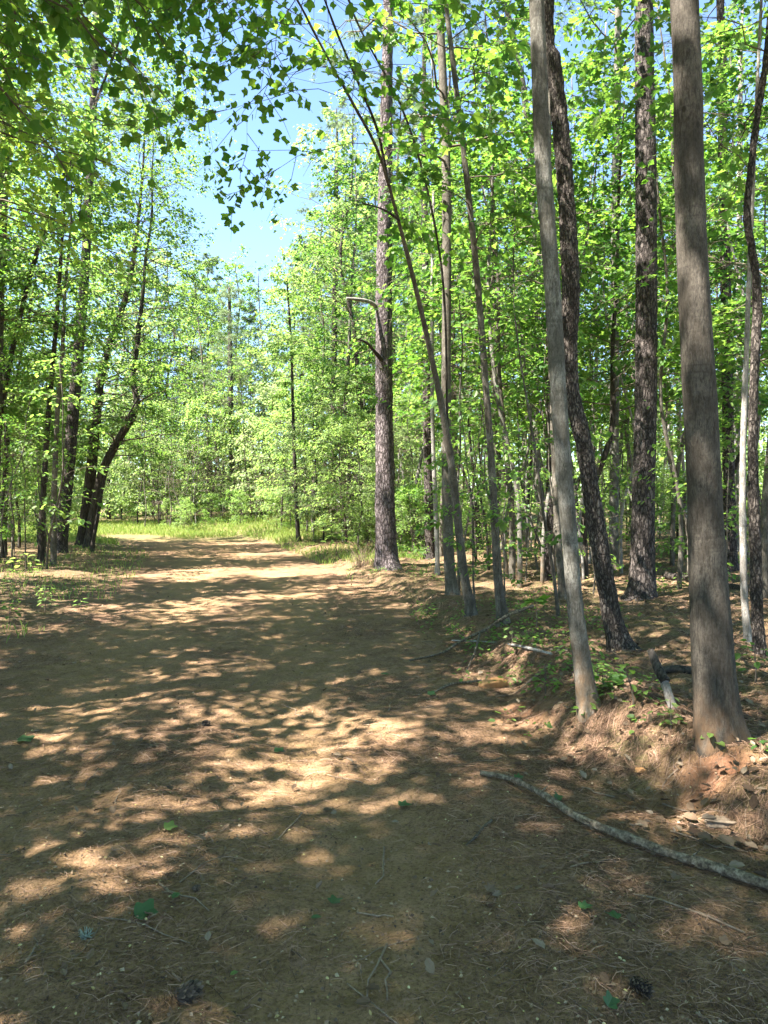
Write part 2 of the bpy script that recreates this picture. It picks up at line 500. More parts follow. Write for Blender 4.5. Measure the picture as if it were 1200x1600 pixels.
gm = nd(nt, 'ShaderNodeMath', operation='MULTIPLY'); nt.links.new(att2.outputs['Fac'], gm.inputs[0])
nt.links.new(ramp(nt, mid, [(0.4, (0, 0, 0)), (0.6, (1, 1, 1))]), gm.inputs[1])
col = mixc(nt, gm.outputs[0], col, (0.075, 0.105, 0.03))
orange = mixc(nt, fin2, (0.17, 0.08, 0.042), (0.3, 0.155, 0.09))
col = mixc(nt, att3.outputs['Fac'], col, orange)
nrm = bump(nt, fin2, 0.9, 0.022)
nrm = bump(nt, fin, 1.0, 0.01, nrm)
out_principled(nt, col, 0.95, 0.1, nrm)
gme = gb.mesh('ground', [M['ground']])
xl, xr = path_edges(GY)
c = (xl + xr) / 2
clay_w = 0.30 * np.exp(-((GX - c - 0.85) / 0.55) ** 2) + 0.30 * np.exp(-((GX - c + 0.85) / 0.55) ** 2) + 0.05
inp = sstep(-0.2, 0.4, GX - xl) * sstep(-0.2, 0.4, xr - GX)
clay_w = clay_w * inp - 0.16 * (1 - inp)
clay_w = clay_w + 0.75 * np.exp(-(((GX - 1.62) / 0.32) ** 2 + ((GY - 3.84) / 0.2) ** 2)) + 0.35 * np.exp(-(((GX - 0.98) / 0.3) ** 2 + ((GY - 5.4) / 0.4) ** 2))
a = gme.attributes.new('clay', 'FLOAT', 'POINT'); a.data.foreach_set('value', clay_w.ravel().astype(np.float32))
sc_ = 0.95 * np.exp(-(((GX - 1.60 + (GY - 3.8) * .5) / 0.30) ** 2 + ((GY - 3.80) / 0.16) ** 2) ** 1.5) + 0.8 * np.exp(-(((GX - 1.0) / 0.22) ** 2 + ((GY - 5.35) / 0.3) ** 2))
a = gme.attributes.new('scarp', 'FLOAT', 'POINT'); a.data.foreach_set('value', np.clip(sc_ * (1 + .5 * fbm(GX * 6, GY * 6, seed=91)), 0, 1).ravel().astype(np.float32))
green = (1 - inp) * (0.4 + 0.5 * sstep(30, 36, GY))
green = np.where(GY > 34, np.maximum(green, sstep(35, 38, GY) * 0.9), green)
a = gme.attributes.new('green', 'FLOAT', 'POINT'); a.data.foreach_set('value', green.ravel().astype(np.float32))
tag(obj('ground', gme), None, None, kind='structure')

# ------------------------------------------------------------------ leaves
def T(half, fold=.28, bow=.12):
    """leaf template from half outline (u along, v across): base ... tip"""
    h = np.array(half, float)
    n = len(h)
    up = np.c_[h, fold * np.abs(h[:, 1]) - bow * (h[:, 0] ** 2)]
    dn = up[1:-1].copy(); dn[:, 1] *= -1
    V = np.vstack([up, dn])
    # triangles per half: fan from the midrib base and tip
    tri = []
    idx2 = [0] + list(range(n, n + n - 2)) + [n - 1]
    for ids, flip in ((list(range(n)), False), (idx2, True)):
        for k in range(1, n - 1):
            t = (ids[0], ids[k], ids[k + 1])
            tri.append(t[::-1] if flip else t)
    return V, np.array(tri)


TEMPL = {
    'far': T([(0, 0), (0.45, 0.36), (1, 0)]),
    'oval': T([(0, 0), (0.25, 0.27), (0.65, 0.28), (1, 0)]),
    'curl': T([(0, 0), (0.12, 0.22), (0.4, 0.33), (0.55, 0.24), (0.78, 0.2), (1, 0)], .75, -.35),
    'tulip': T([(0, 0), (0.0, 0.12), (0.07, 0.32), (0.2, 0.5), (0.3, 0.46), (0.43, 0.35), (0.56, 0.37), (0.78, 0.45), (0.93, 0.38), (0.87, 0.18), (0.81, 0)]),
    'maple': T([(0, 0), (-0.03, 0.13), (0.07, 0.3), (0.17, 0.48), (0.27, 0.36), (0.35, 0.26), (0.5, 0.37), (0.72, 0.5), (0.68, 0.33), (0.66, 0.18), (0.84, 0.11), (1.05, 0)]),
}


def leaf_geo(P, D, Nn, S, tmpl):
    V0, tri = TEMPL[tmpl]
    D = norm(D); W = norm(np.cross(Nn, D)); U = np.cross(D, W)
    V = P[:, None] + S[:, None, None] * (V0[None, :, :1] * D[:, None] + V0[None, :, 1:2] * W[:, None] + V0[None, :, 2:] * U[:, None])
    n = len(P)
    Fc = (np.arange(n)[:, None, None] * len(V0) + tri[None]).reshape(-1, 3)
    return V.reshape(-1, 3), Fc, len(tri)


def add_leaves(mb, leaves, tmpl, matidx, r):
    P, D, Nn, S = leaves
    V, Fc, k = leaf_geo(P, D, Nn, S, tmpl)
    mb.add(V, Fc, matidx, np.repeat(r.random(len(P)), k), smooth=False)


def grow(C, R, r, lo, n_br, reach, elev=25, n_twig=8, n_leaf=7, size=0.09, droop=0.25, flat=0.6, shape='round', hi=1.0, az=None, az_w=180, twig_len=0.42, branch_r=0.3, gaps=-0.12, twig_r=0.0, gsc=1.0):
    """branches with twigs on a trunk curve; returns tubes and leaf arrays. lo/hi are fractions of the curve."""
    n = len(C)
    tubes = []; P = []; D = []; Nn = []; S = []
    ph = r.random() * 6.28
    for i in range(n_br):
        t = lo + (hi - lo) * (i + r.random()) / n_br
        k = min(int(t * (n - 1)), n - 2)
        base = C[k] + (C[k + 1] - C[k]) * (t * (n - 1) - k)
        u = (t - lo) / max(1e-6, 1 - lo)
        if shape == 'round': sh = 0.35 + 0.75 * math.sin(math.pi * min(1, 0.18 + 0.8 * u))
        elif shape == 'cone': sh = 1.05 - 0.8 * u
        else: sh = 1.0
        L = reach * sh * r.uniform(0.65, 1.2)
        a = ph + i * 2.39996 + r.normal(0, 0.3)
        if az is not None: a = math.radians(az) + math.radians(az_w) * r.uniform(-1, 1)
        e = math.radians(elev + 25 * u + r.normal(0, 9))
        m = 7
        s = np.linspace(0, 1, m)
        dirh = np.array([math.cos(a), math.sin(a), 0])
        side = np.array([-dirh[1], dirh[0], 0])
        wig = np.cumsum(r.normal(0, 0.045, (m, 2)), 0) * L
        B = base + (s[:, None] * math.cos(e) * L) * dirh + side * wig[:, :1]
        B[:, 2] += s * math.sin(e) * L - droop * L * s ** 2 + wig[:, 1] * 0.6
        B[0] = base
        rb = max(0.004, min(R[k] * branch_r, 0.011 * L + 0.003))
        tubes.append((B, rb * (1 - 0.85 * s), 4 if rb < 0.02 else 6))
        tw = []
        for j in range(n_twig):
            q = 0.22 + 0.78 * (j + r.random()) / n_twig
            kk = min(int(q * (m - 1)), m - 2)
            bp = B[kk] + (B[kk + 1] - B[kk]) * (q * (m - 1) - kk)
            bd = norm(B[kk + 1] - B[kk])
            sg = 1 if j % 2 else -1
            td = norm(bd * 0.75 + side * sg * r.uniform(0.5, 1.1) + np.array([0, 0, r.normal(0.0, 0.28)]))
            tl = twig_len * L * (1.1 - 0.6 * q) * r.uniform(0.6, 1.25) + 0.1
            tw.append((bp, td, tl))
        tw.append((B[-2], norm(B[-1] - B[-2]), 0.3 * L * twig_len + 0.12))
        for bp, td, tl in tw:
            ss = np.linspace(0, 1, 4)
            W = bp + ss[:, None] * tl * td
            W[:, 2] -= 0.18 * tl * ss ** 2
            W[1:] += np.cumsum(r.normal(0, 0.055 * tl, (3, 3)), 0)
            tubes.append((W, np.maximum(np.array([0.45, 0.34, 0.24, 0.12]) * min(rb, 0.012), twig_r * np.array([1.6, 1.2, .9, .5])), 3))
            nl = max(2, int(n_leaf * r.uniform(0.6, 1.4)))
            q = np.sort(r.uniform(0.15, 1.0, nl))
            pp = np.stack([np.interp(q, ss, W[:, ax]) for ax in range(3)], 1)
            pp += r.normal(0, 0.035 + 0.05 * tl, (nl, 3))
            sd = np.cross(td, [0, 0, 1.0])
            dd = td * 0.6 + sd * (np.where(np.arange(nl) % 2, 1, -1) * r.uniform(0.4, 1.2, nl))[:, None] + r.normal(0, 0.25, (nl, 3))
            dd[:, 2] -= 0.25 + 0.5 * (1 - flat)
            nnv = r.normal(0, 1 - flat, (nl, 3)) + np.array([0, 0, 1.0])
            P.append(pp); D.append(dd); Nn.append(nnv); S.append(size * r.uniform(0.6, 1.25, nl))
    P, D, Nn, S = np.concatenate(P), np.concatenate(D), np.concatenate(Nn), np.concatenate(S)
    if gaps is not None:
        o = r.random(3) * 50
        k = fbm(P[:, 0] * 0.85 * gsc + o[0], P[:, 1] * 0.85 * gsc + o[1], P[:, 2] * 1.1 * gsc + o[2], 5, 2) + r.normal(0, .12, len(P)) > gaps
        P, D, Nn, S = P[k], D[k], Nn[k], S[k]
    return tubes, [P, D, Nn, S]


def needle_crown(mb, C, R, r, lo, n_br, reach, clumps=7, matidx=1, per=26, ln=0.2, wd=0.006, hi=1.0):
    tubes, (P, D, Nn, S) = grow(C, R, r, lo, n_br, reach, elev=10, n_twig=5, n_leaf=clumps, size=1, droop=0.05, flat=0.3, shape='cone', hi=hi, gaps=None)
    for B, rr, k in tubes: add_tube(mb, B, rr, k, 0, cap=False)
    n = len(P)
    d = norm(norm(D)[:, None] * 0.9 + r.normal(0, 0.55, (n, per, 3)) + np.array([0, 0, 0.35]))
    l = ln * r.uniform(0.7, 1.2, (n, per, 1))
    w = norm(np.cross(d, r.normal(0, 1, (n, per, 3)))) * wd
    b = np.repeat(P[:, None], per, 1)
    V = np.stack([b - w, b + w, b + d * l], 2).reshape(-1, 3)
    mb.add(V, np.arange(n * per * 3).reshape(-1, 3), matidx, np.repeat(r.random(n), per), smooth=False)


def crown_mesh(name, tubes, leaves, tmpl, leafmat, r, twigmat=None):
    mb = MB()
    for B, rr, k in tubes: add_tube(mb, B, rr, k, 0, cap=False)
    add_leaves(mb, leaves, tmpl, 1, r)
    return mb.mesh(name, [twigmat or M['twig'], leafmat])


def bark_disp(kind, seed, amp):
    def f(TH, S, rad):
        cx, sx = np.cos(TH) * rad, np.sin(TH) * rad
        if kind == 'plate':
            a = vnoise(cx * 26, sx * 26, S * 9, seed); b = vnoise(cx * 60, sx * 60, S * 26, seed + 5)
            return amp * (np.minimum(np.abs(a) * 2.2, 1) - 0.5) + amp * 0.45 * b
        if kind == 'ridge':
            a = vnoise(cx * 45, sx * 45, S * 7, seed)
            return amp * (0.6 - np.abs(a) * 1.6) + amp * 0.3 * vnoise(cx * 90, sx * 90, S * 40, seed + 5)
        return amp * 0.5 * vnoise(cx * 9, sx * 9, S * 5, seed) - amp * 0.55 * np.clip(vnoise(cx * 75, sx * 75, S * 14, seed + 9), 0, 1) + amp * 0.28 * vnoise(cx * 50, sx * 50, S * 30, seed + 3)
    return f


def trunk_mesh(name, C, R, k, material, kind, seed, amp):
    mb = MB()
    add_tube(mb, C, R, k, 0, bark_disp(kind, seed, amp) if amp else None)
    return mb.mesh(name, [material])


# ------------------------------------------------------------------ trees measured one by one
def hero(name, label, pts, H, bark, barkkind, amp=None, crown=None, group=None, seed=1, taper_top=0.25, dd=None, flare=1.22, base=None):
    """pts: photo (x, y, width) from the foot up; the foot stands on the ground. crown: dict for grow()."""
    r = np.random.default_rng(seed)
    g = ground_hit(pts[0][0], pts[0][1]) if base is None else np.array(base)
    d0 = g[1]
    W = []
    for i, p in enumerate(pts):
        d = d0 + (dd[i] if dd else 0.03 * math.sin(i * 1.7 + seed))
        if i == 0: d = d0
        w = at(p[0], p[1], d); W.append([*w, p[2] / F * d * 0.5])
    W = np.array(W); W[0, :3] = g
    top = W[-1]
    if top[2] < g[2] + H:
        dr = norm(W[-1, :3] - W[-2, :3]); rem = (g[2] + H - top[2])
        for q in (0.33, 0.66, 1.0):
            dr2 = norm(dr * (1 - 0.55 * q) + np.array([0.05 * r.normal(), 0.05 * r.normal(), 0.75 * q]))
            W = np.vstack([W, [*(W[-1, :3] + dr2 * rem * 0.33 / max(dr2[2], 0.35)), top[3] * (1 - (1 - taper_top) * q)]])
    W = np.vstack([[*(W[0, :3] - np.array([0, 0, 0.25])), W[0, 3] * 1.1], W])
    W[:, :3] -= g
    near = d0 < 8; mid_ = d0 < 13
    ln = W[-1, 2]
    n = int(np.clip(ln / (0.022 if d0 < 6 else 0.03 if near else 0.06 if mid_ else 0.14), 30, 520))
    CR = spline(W, n)
    C, R = CR[:, :3], np.maximum(CR[:, 3], 0.006)
    R = R * (1 + (flare - 1) * np.exp(-np.clip(C[:, 2], 0, None) / 0.16))
    root = obj(name, None, loc=g)
    tag(root, label, 'tree', group)
    k = 64 if d0 < 6 else 40 if near else 28 if mid_ else 14
    if amp is None: amp = {'plate': 0.013, 'ridge': 0.008, 'smooth': 0.004}[barkkind]
    bd = bark_disp(barkkind, seed, amp)
    lob = r.uniform(0, 6.28, 4); kn = [(r.uniform(0, 6.28), r.uniform(.6, 6), r.uniform(.02, .04)) for _ in range(9)]

    def surf(TH, S, rad):
        o_ = bd(TH, S, rad) if amp else 0 * TH
        lobes = sum(np.clip(np.cos(TH - a_), 0, 1) ** 6 for a_ in lob)
        o_ = o_ + rad * 0.34 * lobes * np.exp(-np.clip(S - .22, 0, None) / .11)
        if near and barkkind == 'smooth':
            for a_, s_, w_ in kn:
                dq = (np.minimum(np.abs(TH - a_), 6.283 - np.abs(TH - a_)) * rad / w_) ** 2 + ((S - s_) / (w_ * .8)) ** 2
                o_ = o_ + 0.013 * np.exp(-dq) - 0.012 * np.exp(-dq * 7)
            o_ = o_ + rad * 0.05 * vnoise(np.cos(TH) * 1.2, np.sin(TH) * 1.2, S * 1.3, seed + 2)
        return o_
    mbt = MB(); add_tube(mbt, C, R, k, 0, surf)
    obj('trunk', mbt.mesh('trunk', [M[bark]]), root)
    if crown:
        cs = crown if isinstance(crown, list) else [crown]
        mb = MB(); mats = [M['twig']]
        for cr in cs:
            cr = dict(cr); tm = cr.pop('tmpl'); lm = cr.pop('leaf'); lo = cr.pop('lo') / ln
            hi = cr.pop('hi', None); hi = 1.0 if hi is None else hi / ln
            mats.append(M[lm])
            if tm == 'needle':
                needle_crown(mb, C, R, r, lo, matidx=len(mats) - 1, hi=hi, **cr)
            else:
                tubes, lv = grow(C, R, r, lo, hi=hi, **cr)
                for B, rr, kk in tubes: add_tube(mb, B, rr, kk, 0, cap=False)
                add_leaves(mb, lv, tm, len(mats) - 1, r)
        obj('crown', mb.mesh('crown', mats), root)
    return root, C, R


def stub(root, name, pts, rads, material, k=8, label=None):
    mb = MB()
    CR = spline(np.c_[np.array(pts), np.array(rads)], 26)
    add_tube(mb, CR[:, :3], CR[:, 3], k, 0, bark_disp('smooth', 5, 0.004))
    o = obj(name, mb.mesh(name, [material]), root)
    if label: o['label'] = label
    return o


TALL = dict(tmpl='tulip', leaf='leaf_tulip', n_br=34, reach=2.6, n_twig=8, n_leaf=7, size=0.13, elev=25)

# near pair on the right bank
hero('tree', 'thick brown-grey smooth trunk on the right bank, nearest and widest of all',
     [(1122, 1152, 66), (1112, 1000, 60), (1104, 850, 55), (1097, 690, 51), (1084, 450, 47), (1076, 230, 44), (1069, 0, 41)],
     17, 'bark_brown', 'smooth', crown=dict(TALL, lo=9.0, n_br=30), seed=11, flare=1.16)
hero('tree', 'pale grey slender trunk leaning left, foot stained orange, second nearest on the bank',
     [(918, 1106, 30), (900, 960, 26), (893, 880, 25), (878, 690, 25), (863, 450, 25), (848, 250, 24.5), (838, 0, 24)],
     15, 'bark_grey', 'smooth', crown=dict(TALL, lo=8.0, n_br=26), seed=12, flare=1.2)
hero('tree', 'dark rough-barked trunk with an S-bend just behind the pale grey trunk',
     [(968, 1020, 33), (955, 960, 28), (938, 860, 27), (911, 690, 25), (894, 620, 25), (889, 540, 25), (892, 450, 27), (884, 300, 25), (876, 200, 25), (866, 100, 22), (856, 0, 19)],
     16, 'bark_rough', 'plate', amp=0.009, crown=dict(TALL, lo=8.5, n_br=26), seed=13)
hero('pine_tree', 'dark plated pine trunk between the pale grey trunk and the thickest trunk',
     [(1003, 935, 41), (1004, 860, 36), (1005, 794, 34), (1009, 620, 33), (1010, 450, 32), (1009, 250, 31), (1007, 0, 26)],
     20, 'bark_pine_dark', 'plate', crown=dict(tmpl='needle', leaf='needle_green', lo=12, n_br=26, reach=2.4), seed=14)
hero('tree', 'straight slim grey trunk behind the S-bend trunk, left of the dark plated pine',
     [(957, 890, 17), (959, 830, 15), (960, 640, 14), (961, 450, 13), (962, 300, 13), (966, 0, 10)],
     17, 'bark_grey', 'smooth', crown=dict(TALL, tmpl='oval', leaf='leaf_maple', lo=6.5, n_br=26, reach=2.2), seed=15)

# the middle pine with its dead stubs
pine, PC, PR = hero('pine_tree', 'big sunlit pine with two dead stub branches standing beside the track',
     [(604, 886, 36), (602, 800, 31), (601, 725, 29), (600, 590, 26), (600, 450, 25), (602, 300, 22), (604, 150, 18), (607, 0, 15)],
     21, 'bark_pine', 'plate', amp=0.02, crown=dict(tmpl='needle', leaf='needle_green', lo=13, n_br=26, reach=2.6), seed=16, flare=1.15)
g6 = np.array(pine.location); d6 = g6[1]
stub(pine, 'branch', [at(592, 483, d6) - g6, at(578, 472, d6 - .25) - g6, at(560, 468, d6 - .5) - g6, at(541, 466, d6 - .6) - g6], [0.055, 0.045, 0.04, 0.03], M['bark_pale'], label='pale barkless dead stub branch')
stub(pine, 'branch', [at(596, 562, d6 - .2) - g6, at(585, 549, d6 - .4) - g6, at(572, 535, d6 - .6) - g6, at(552, 528, d6 - .8) - g6], [0.06, 0.042, 0.03, 0.012], M['bark_dark'], label='dark dead stub branch')

# slim trees beside the middle pine
hero('tree', 'slim upright tan trunk just right of the big sunlit pine',
     [(706, 930, 18), (701, 860, 17), (698, 725, 16.5), (697, 590, 15), (698, 450, 14.5), (697, 250, 14), (691, 100, 13), (688, 0, 12)],
     15, 'bark_mid', 'smooth', crown=[dict(TALL, lo=6.5, n_br=22, reach=2.0), ], seed=17)
lean, LC, LR = hero('tulip_tree', 'dark slim tulip tree leaning left across the big pine, leaves hanging over the track',
     [(738, 960, 16), (724, 890, 13.5), (707, 740, 12), (689, 630, 10), (668, 530, 8.5), (650, 452, 7.5), (620, 335, 5.5), (592, 240, 4.5), (556, 170, 4.2), (520, 105, 4), (478, 25, 3.6), (440, -60, 3.2)],
     9.5, 'bark_mid', 'smooth', seed=18, dd=[0, -.05, -.15, -.3, -.5, -.8, -1.2, -1.6, -1.9, -2.2, -2.6, -3.0])
gl = np.array(lean.location); dl = gl[1]
stub(lean, 'branch', [at(606, 285, dl - 1.4) - gl, at(590, 205, dl - 1.5) - gl, at(560, 130, dl - 1.9) - gl, at(530, 60, dl - 2.2) - gl, at(500, -20, dl - 2.6) - gl], [.019, .016, .014, .012, .009], M['bark_dark'])
stub(lean, 'branch', [at(625, 345, dl - 1.2) - gl, at(600, 328, dl - 1.4) - gl, at(566, 317, dl - 1.7) - gl], [.014, .012, .008], M['bark_dark'])
stub(lean, 'branch', [at(700, 690, dl - .2) - gl, at(690, 420, dl - .5) - gl, at(640, 200, dl - .9) - gl, at(560, 40, dl - 1.5) - gl, at(540, -20, dl - 1.7) - gl], [.016, .015, .013, .011, .009], M['bark_dark'])
hero('tree', 'slim grey-green trunk curving up left, foot among weeds right of the leaning tree',
     [(786, 976, 17), (778, 900, 14), (768, 725, 11), (758, 590, 10.5), (747, 450, 10), (737, 350, 9.5), (726, 250, 9), (714, 150, 8.5), (696, 0, 7)],
     12, 'bark_mid', 'smooth', crown=dict(TALL, lo=4.2, n_br=24, reach=1.15, n_leaf=7, tmpl='maple', leaf='leaf_maple', size=0.11, elev=15, flat=0.7), seed=19)
hero('tree', 'thin grey trunk partly hidden behind the slim tan trunk',
     [(722, 880, 10), (714, 800, 10), (710, 700, 9), (708, 590, 9), (706, 450, 8), (702, 250, 7)],
     13, 'bark_mid', 'smooth', crown=dict(TALL, lo=6, n_br=20, reach=1.8, tmpl='oval', leaf='leaf_maple'), seed=20)
hero('tree', 'pale trunk leaning left at top, seen left of the pale grey bank trunk',
     [(851, 872, 12), (845, 800, 12), (837, 690, 12), (836, 560, 12), (834, 420, 11), (829, 250, 11), (818, 140, 10), (797, 40, 9), (786, -20, 8)],
     14, 'bark_grey', 'smooth', crown=dict(TALL, lo=8, n_br=22, reach=2.0, tmpl='oval', leaf='leaf_maple'), seed=21)
hero('pine_tree', 'dark trunk half hidden behind the pale grey bank trunk',
     [(858, 905, 17), (860, 800, 15), (861, 690, 14), (860, 560, 13), (858, 400, 12), (856, 200, 10)],
     18, 'bark_pine_dark', 'plate', crown=dict(tmpl='needle', leaf='needle_green', lo=11, n_br=20, reach=2.2), seed=22)
hero('tree', 'slim mossy trunk rising just behind the foot of the pale grey trunk',
     [(880, 935, 12), (873, 860, 11), (868, 760, 10), (862, 600, 9), (858, 450, 8)],
     9, 'bark_mid', 'smooth', crown=dict(TALL, lo=4.5, n_br=18, reach=1.5, tmpl='maple', leaf='leaf_maple', size=0.1), seed=23)

# right edge
hero('tree', 'crooked dark trunk with peeled tan patches at the right edge',
     [(1186, 1022, 17), (1183, 960, 17), (1180, 850, 17), (1176, 700, 14), (1178, 600, 13), (1183, 480, 14), (1180, 420, 12), (1167, 340, 11), (1173, 270, 10), (1182, 190, 10), (1196, 100, 9), (1206, 0, 8)],
     11, 'bark_rough', 'plate', amp=0.007, crown=dict(TALL, lo=5.0, n_br=26, reach=1.7, tmpl='maple', leaf='leaf_maple', size=0.11, elev=12), seed=24)
hero('tree', 'thin whitish trunk beside the crooked peeling trunk at the right edge',
     [(1168, 1000, 11), (1163, 930, 10.5), (1161, 850, 10), (1160, 780, 10), (1161, 700, 9), (1166, 560, 8), (1170, 440, 7)],
     8, 'bark_pale', 'smooth', crown=dict(TALL, lo=4.5, n_br=16, reach=1.4, tmpl='maple', leaf='leaf_maple', size=0.1), seed=25)
hero('pine_tree', 'dark pine trunk in shade right of the thickest trunk',
     [(1143, 892, 19), (1140, 800, 18), (1138, 690, 17), (1136, 560, 16), (1134, 450, 16), (1130, 250, 14), (1127, 50, 12)],
     19, 'bark_pine_dark', 'plate', crown=dict(tmpl='needle', leaf='needle_green', lo=12, n_br=20, reach=2.4), seed=26)
hero('tree', 'pale slim trunk high between the thickest trunk and the right edge',
     [(1154, 862, 9), (1155, 700, 9), (1155, 450, 8.5), (1156, 250, 8), (1157, 80, 7)],
     16, 'bark_pale', 'smooth', crown=dict(TALL, lo=8, n_br=20, reach=2, tmpl='oval', leaf='leaf_maple'), seed=27)

# the group on the left verge
LEFTC = dict(tmpl='far', leaf='leaf_fine', n_br=60, reach=3.2, n_twig=9, n_leaf=14, size=0.125, elev=14, flat=0.65, gaps=-.42)
hero('pine_tree', 'tallest dark pine trunk of the clump on the left verge',
     [(94, 864, 20), (100, 800, 18.5), (107, 730, 18.5), (118, 600, 17), (131, 450, 14), (139, 300, 13), (144, 200, 12), (152, 0, 10)],
     22, 'bark_pine_dark', 'plate', crown=[dict(tmpl='needle', leaf='needle_green', lo=13, n_br=24, reach=2.6)], seed=28)
hero('tree', 'dark trunk forking right of the tallest dark pine on the left verge',
     [(128, 854, 19), (136, 790, 17), (143, 730, 16), (152, 640, 14), (158, 590, 12), (175, 525, 9), (197, 462, 8), (212, 380, 6), (222, 280, 4)],
     18, 'bark_dark', 'ridge', crown=dict(LEFTC, lo=4.2, n_br=90, shape='even', reach=2.8), seed=29)
hero('tree', 'dark trunk slanting sharply right over the track edge then bending upright',
     [(138, 856, 15), (150, 780, 14), (163, 730, 13), (188, 682, 12), (213, 638, 10), (208, 592, 8), (214, 540, 8), (222, 470, 6), (228, 400, 4.5)],
     16, 'bark_dark', 'ridge', crown=dict(LEFTC, lo=3.6, n_br=80, reach=3.3, shape='even'), seed=30)
hero('sapling', 'thin bare stem slanting right beside the slanting dark trunk',
     [(143, 862, 6), (154, 800, 5.5), (163, 750, 5), (178, 700, 4), (200, 650, 3), (235, 590, 2)],
     6.5, 'bark_dark', 'smooth', crown=dict(LEFTC, lo=3.4, n_br=10, reach=1.2), seed=31)
hero('tree', 'pale brown stem of the left clump, right one of two in front of the pine',
     [(84, 884, 9), (84, 800, 8.5), (86, 730, 8), (90, 640, 7), (97, 560, 6), (102, 450, 5)],
     11, 'bark_mid', 'smooth', crown=dict(LEFTC, lo=4.5, n_br=26, reach=2.0), seed=32)
hero('tree', 'brown stem of the left clump, left one of two in front of the pine',
     [(64, 880, 10), (66, 800, 9), (72, 700, 8), (78, 620, 8), (85, 540, 7), (92, 450, 6)],
     12, 'bark_dark', 'smooth', crown=dict(LEFTC, lo=4.5, n_br=26, reach=2.0), seed=33)
hero('tree', 'thin black stem forking at the left edge, farther right prong',
     [(8, 868, 6), (9, 800, 5.5), (11, 720, 5), (18, 640, 4), (30, 570, 3.5), (48, 480, 3)],
     9, 'bark_dark', 'smooth', crown=dict(LEFTC, lo=3.6, n_br=20, reach=1.7), seed=34)
hero('tree', 'thin black upright stem hugging the left edge of the picture',
     [(3, 872, 6), (5, 780, 6), (9, 700, 5), (6, 600, 5), (3, 500, 4), (2, 380, 4)],
     10, 'bark_dark', 'smooth', crown=dict(LEFTC, lo=3.8, n_br=20, reach=1.7), seed=35)
hero('tree', 'greyish trunk cut by the upper left edge of the picture',
     [(-10, 880, 18), (-8, 700, 18), (-2, 450, 17), (4, 300, 16.5), (9, 150, 15), (14, 0, 13)],
     18, 'bark_mid', 'smooth', crown=dict(LEFTC, lo=6.5, n_br=40, reach=3.0), seed=36)

# beyond the bend
hero('sapling', 'slender straight young tree alone on the far right verge of the track',
     [(466, 846, 7), (462, 760, 6), (458, 650, 5), (455, 540, 4), (449, 450, 3)],
     12, 'bark_dark', 'smooth', crown=dict(LEFTC, lo=7, n_br=24, reach=1.6, leaf='leaf_young'), seed=37)
hero('pine_tree', 'far pine trunk rising from pale thicket behind the bend',
     [(364, 806, 9), (362, 700, 8.5), (360, 580, 8), (359, 500, 6), (358, 450, 4)],
     13, 'bark_pine_dark', 'plate', amp=0, crown=dict(tmpl='needle', leaf='needle_green', lo=8, n_br=30, reach=2.4, clumps=5, per=18, ln=.3, wd=.008), seed=38)
hero('pine_tree', 'grey trunk midway between the slender young tree and the big pine',
     [(521, 826, 10), (521, 700, 10), (522, 550, 9), (524, 400, 8), (526, 250, 6)],
     22, 'bark_rough', 'plate', amp=0, crown=dict(tmpl='needle', leaf='needle_green', lo=13, n_br=26, reach=3), seed=39)
hero('snag', 'short broken leaning snag, pale on top, left of the big pine',
     [(569, 836, 9), (565, 800, 9), (560, 765, 8), (552, 732, 5)],
     2.0, 'bark_pale', 'ridge', seed=40, taper_top=0.9)
hero('stump', 'dark broken stump left of the pale leaning snag',
     [(550, 838, 8), (551, 800, 8), (550, 768, 7)], 1.5, 'bark_dark', 'ridge', seed=41, taper_top=0.9)
hero('pine_tree', 'dark trunk in the wood between the big pine and the slim tan trunk',
     [(672, 872, 15), (670, 800, 14), (668, 700, 13), (666, 590, 12), (664, 400, 10), (662, 200, 8)],
     20, 'bark_pine_dark', 'plate', crown=dict(tmpl='needle', leaf='needle_green', lo=12, n_br=24, reach=2.6), seed=42)
hero('tree', 'pale thin trunk just left of the slim tan trunk',
     [(684, 896, 7), (681, 800, 7), (677, 700, 6.5), (675, 590, 6), (676, 400, 5)],
     13, 'bark_pale', 'smooth', crown=dict(TALL, lo=6, n_br=18, reach=1.6, tmpl='oval', leaf='leaf_maple'), seed=43)
hero('stump', 'short dark stump deep in the wood right of the leaning tulip tree',
     [(748, 858, 11), (746, 820, 10), (744, 790, 9)], 1.1, 'bark_dark', 'ridge', seed=44, taper_top=0.9)

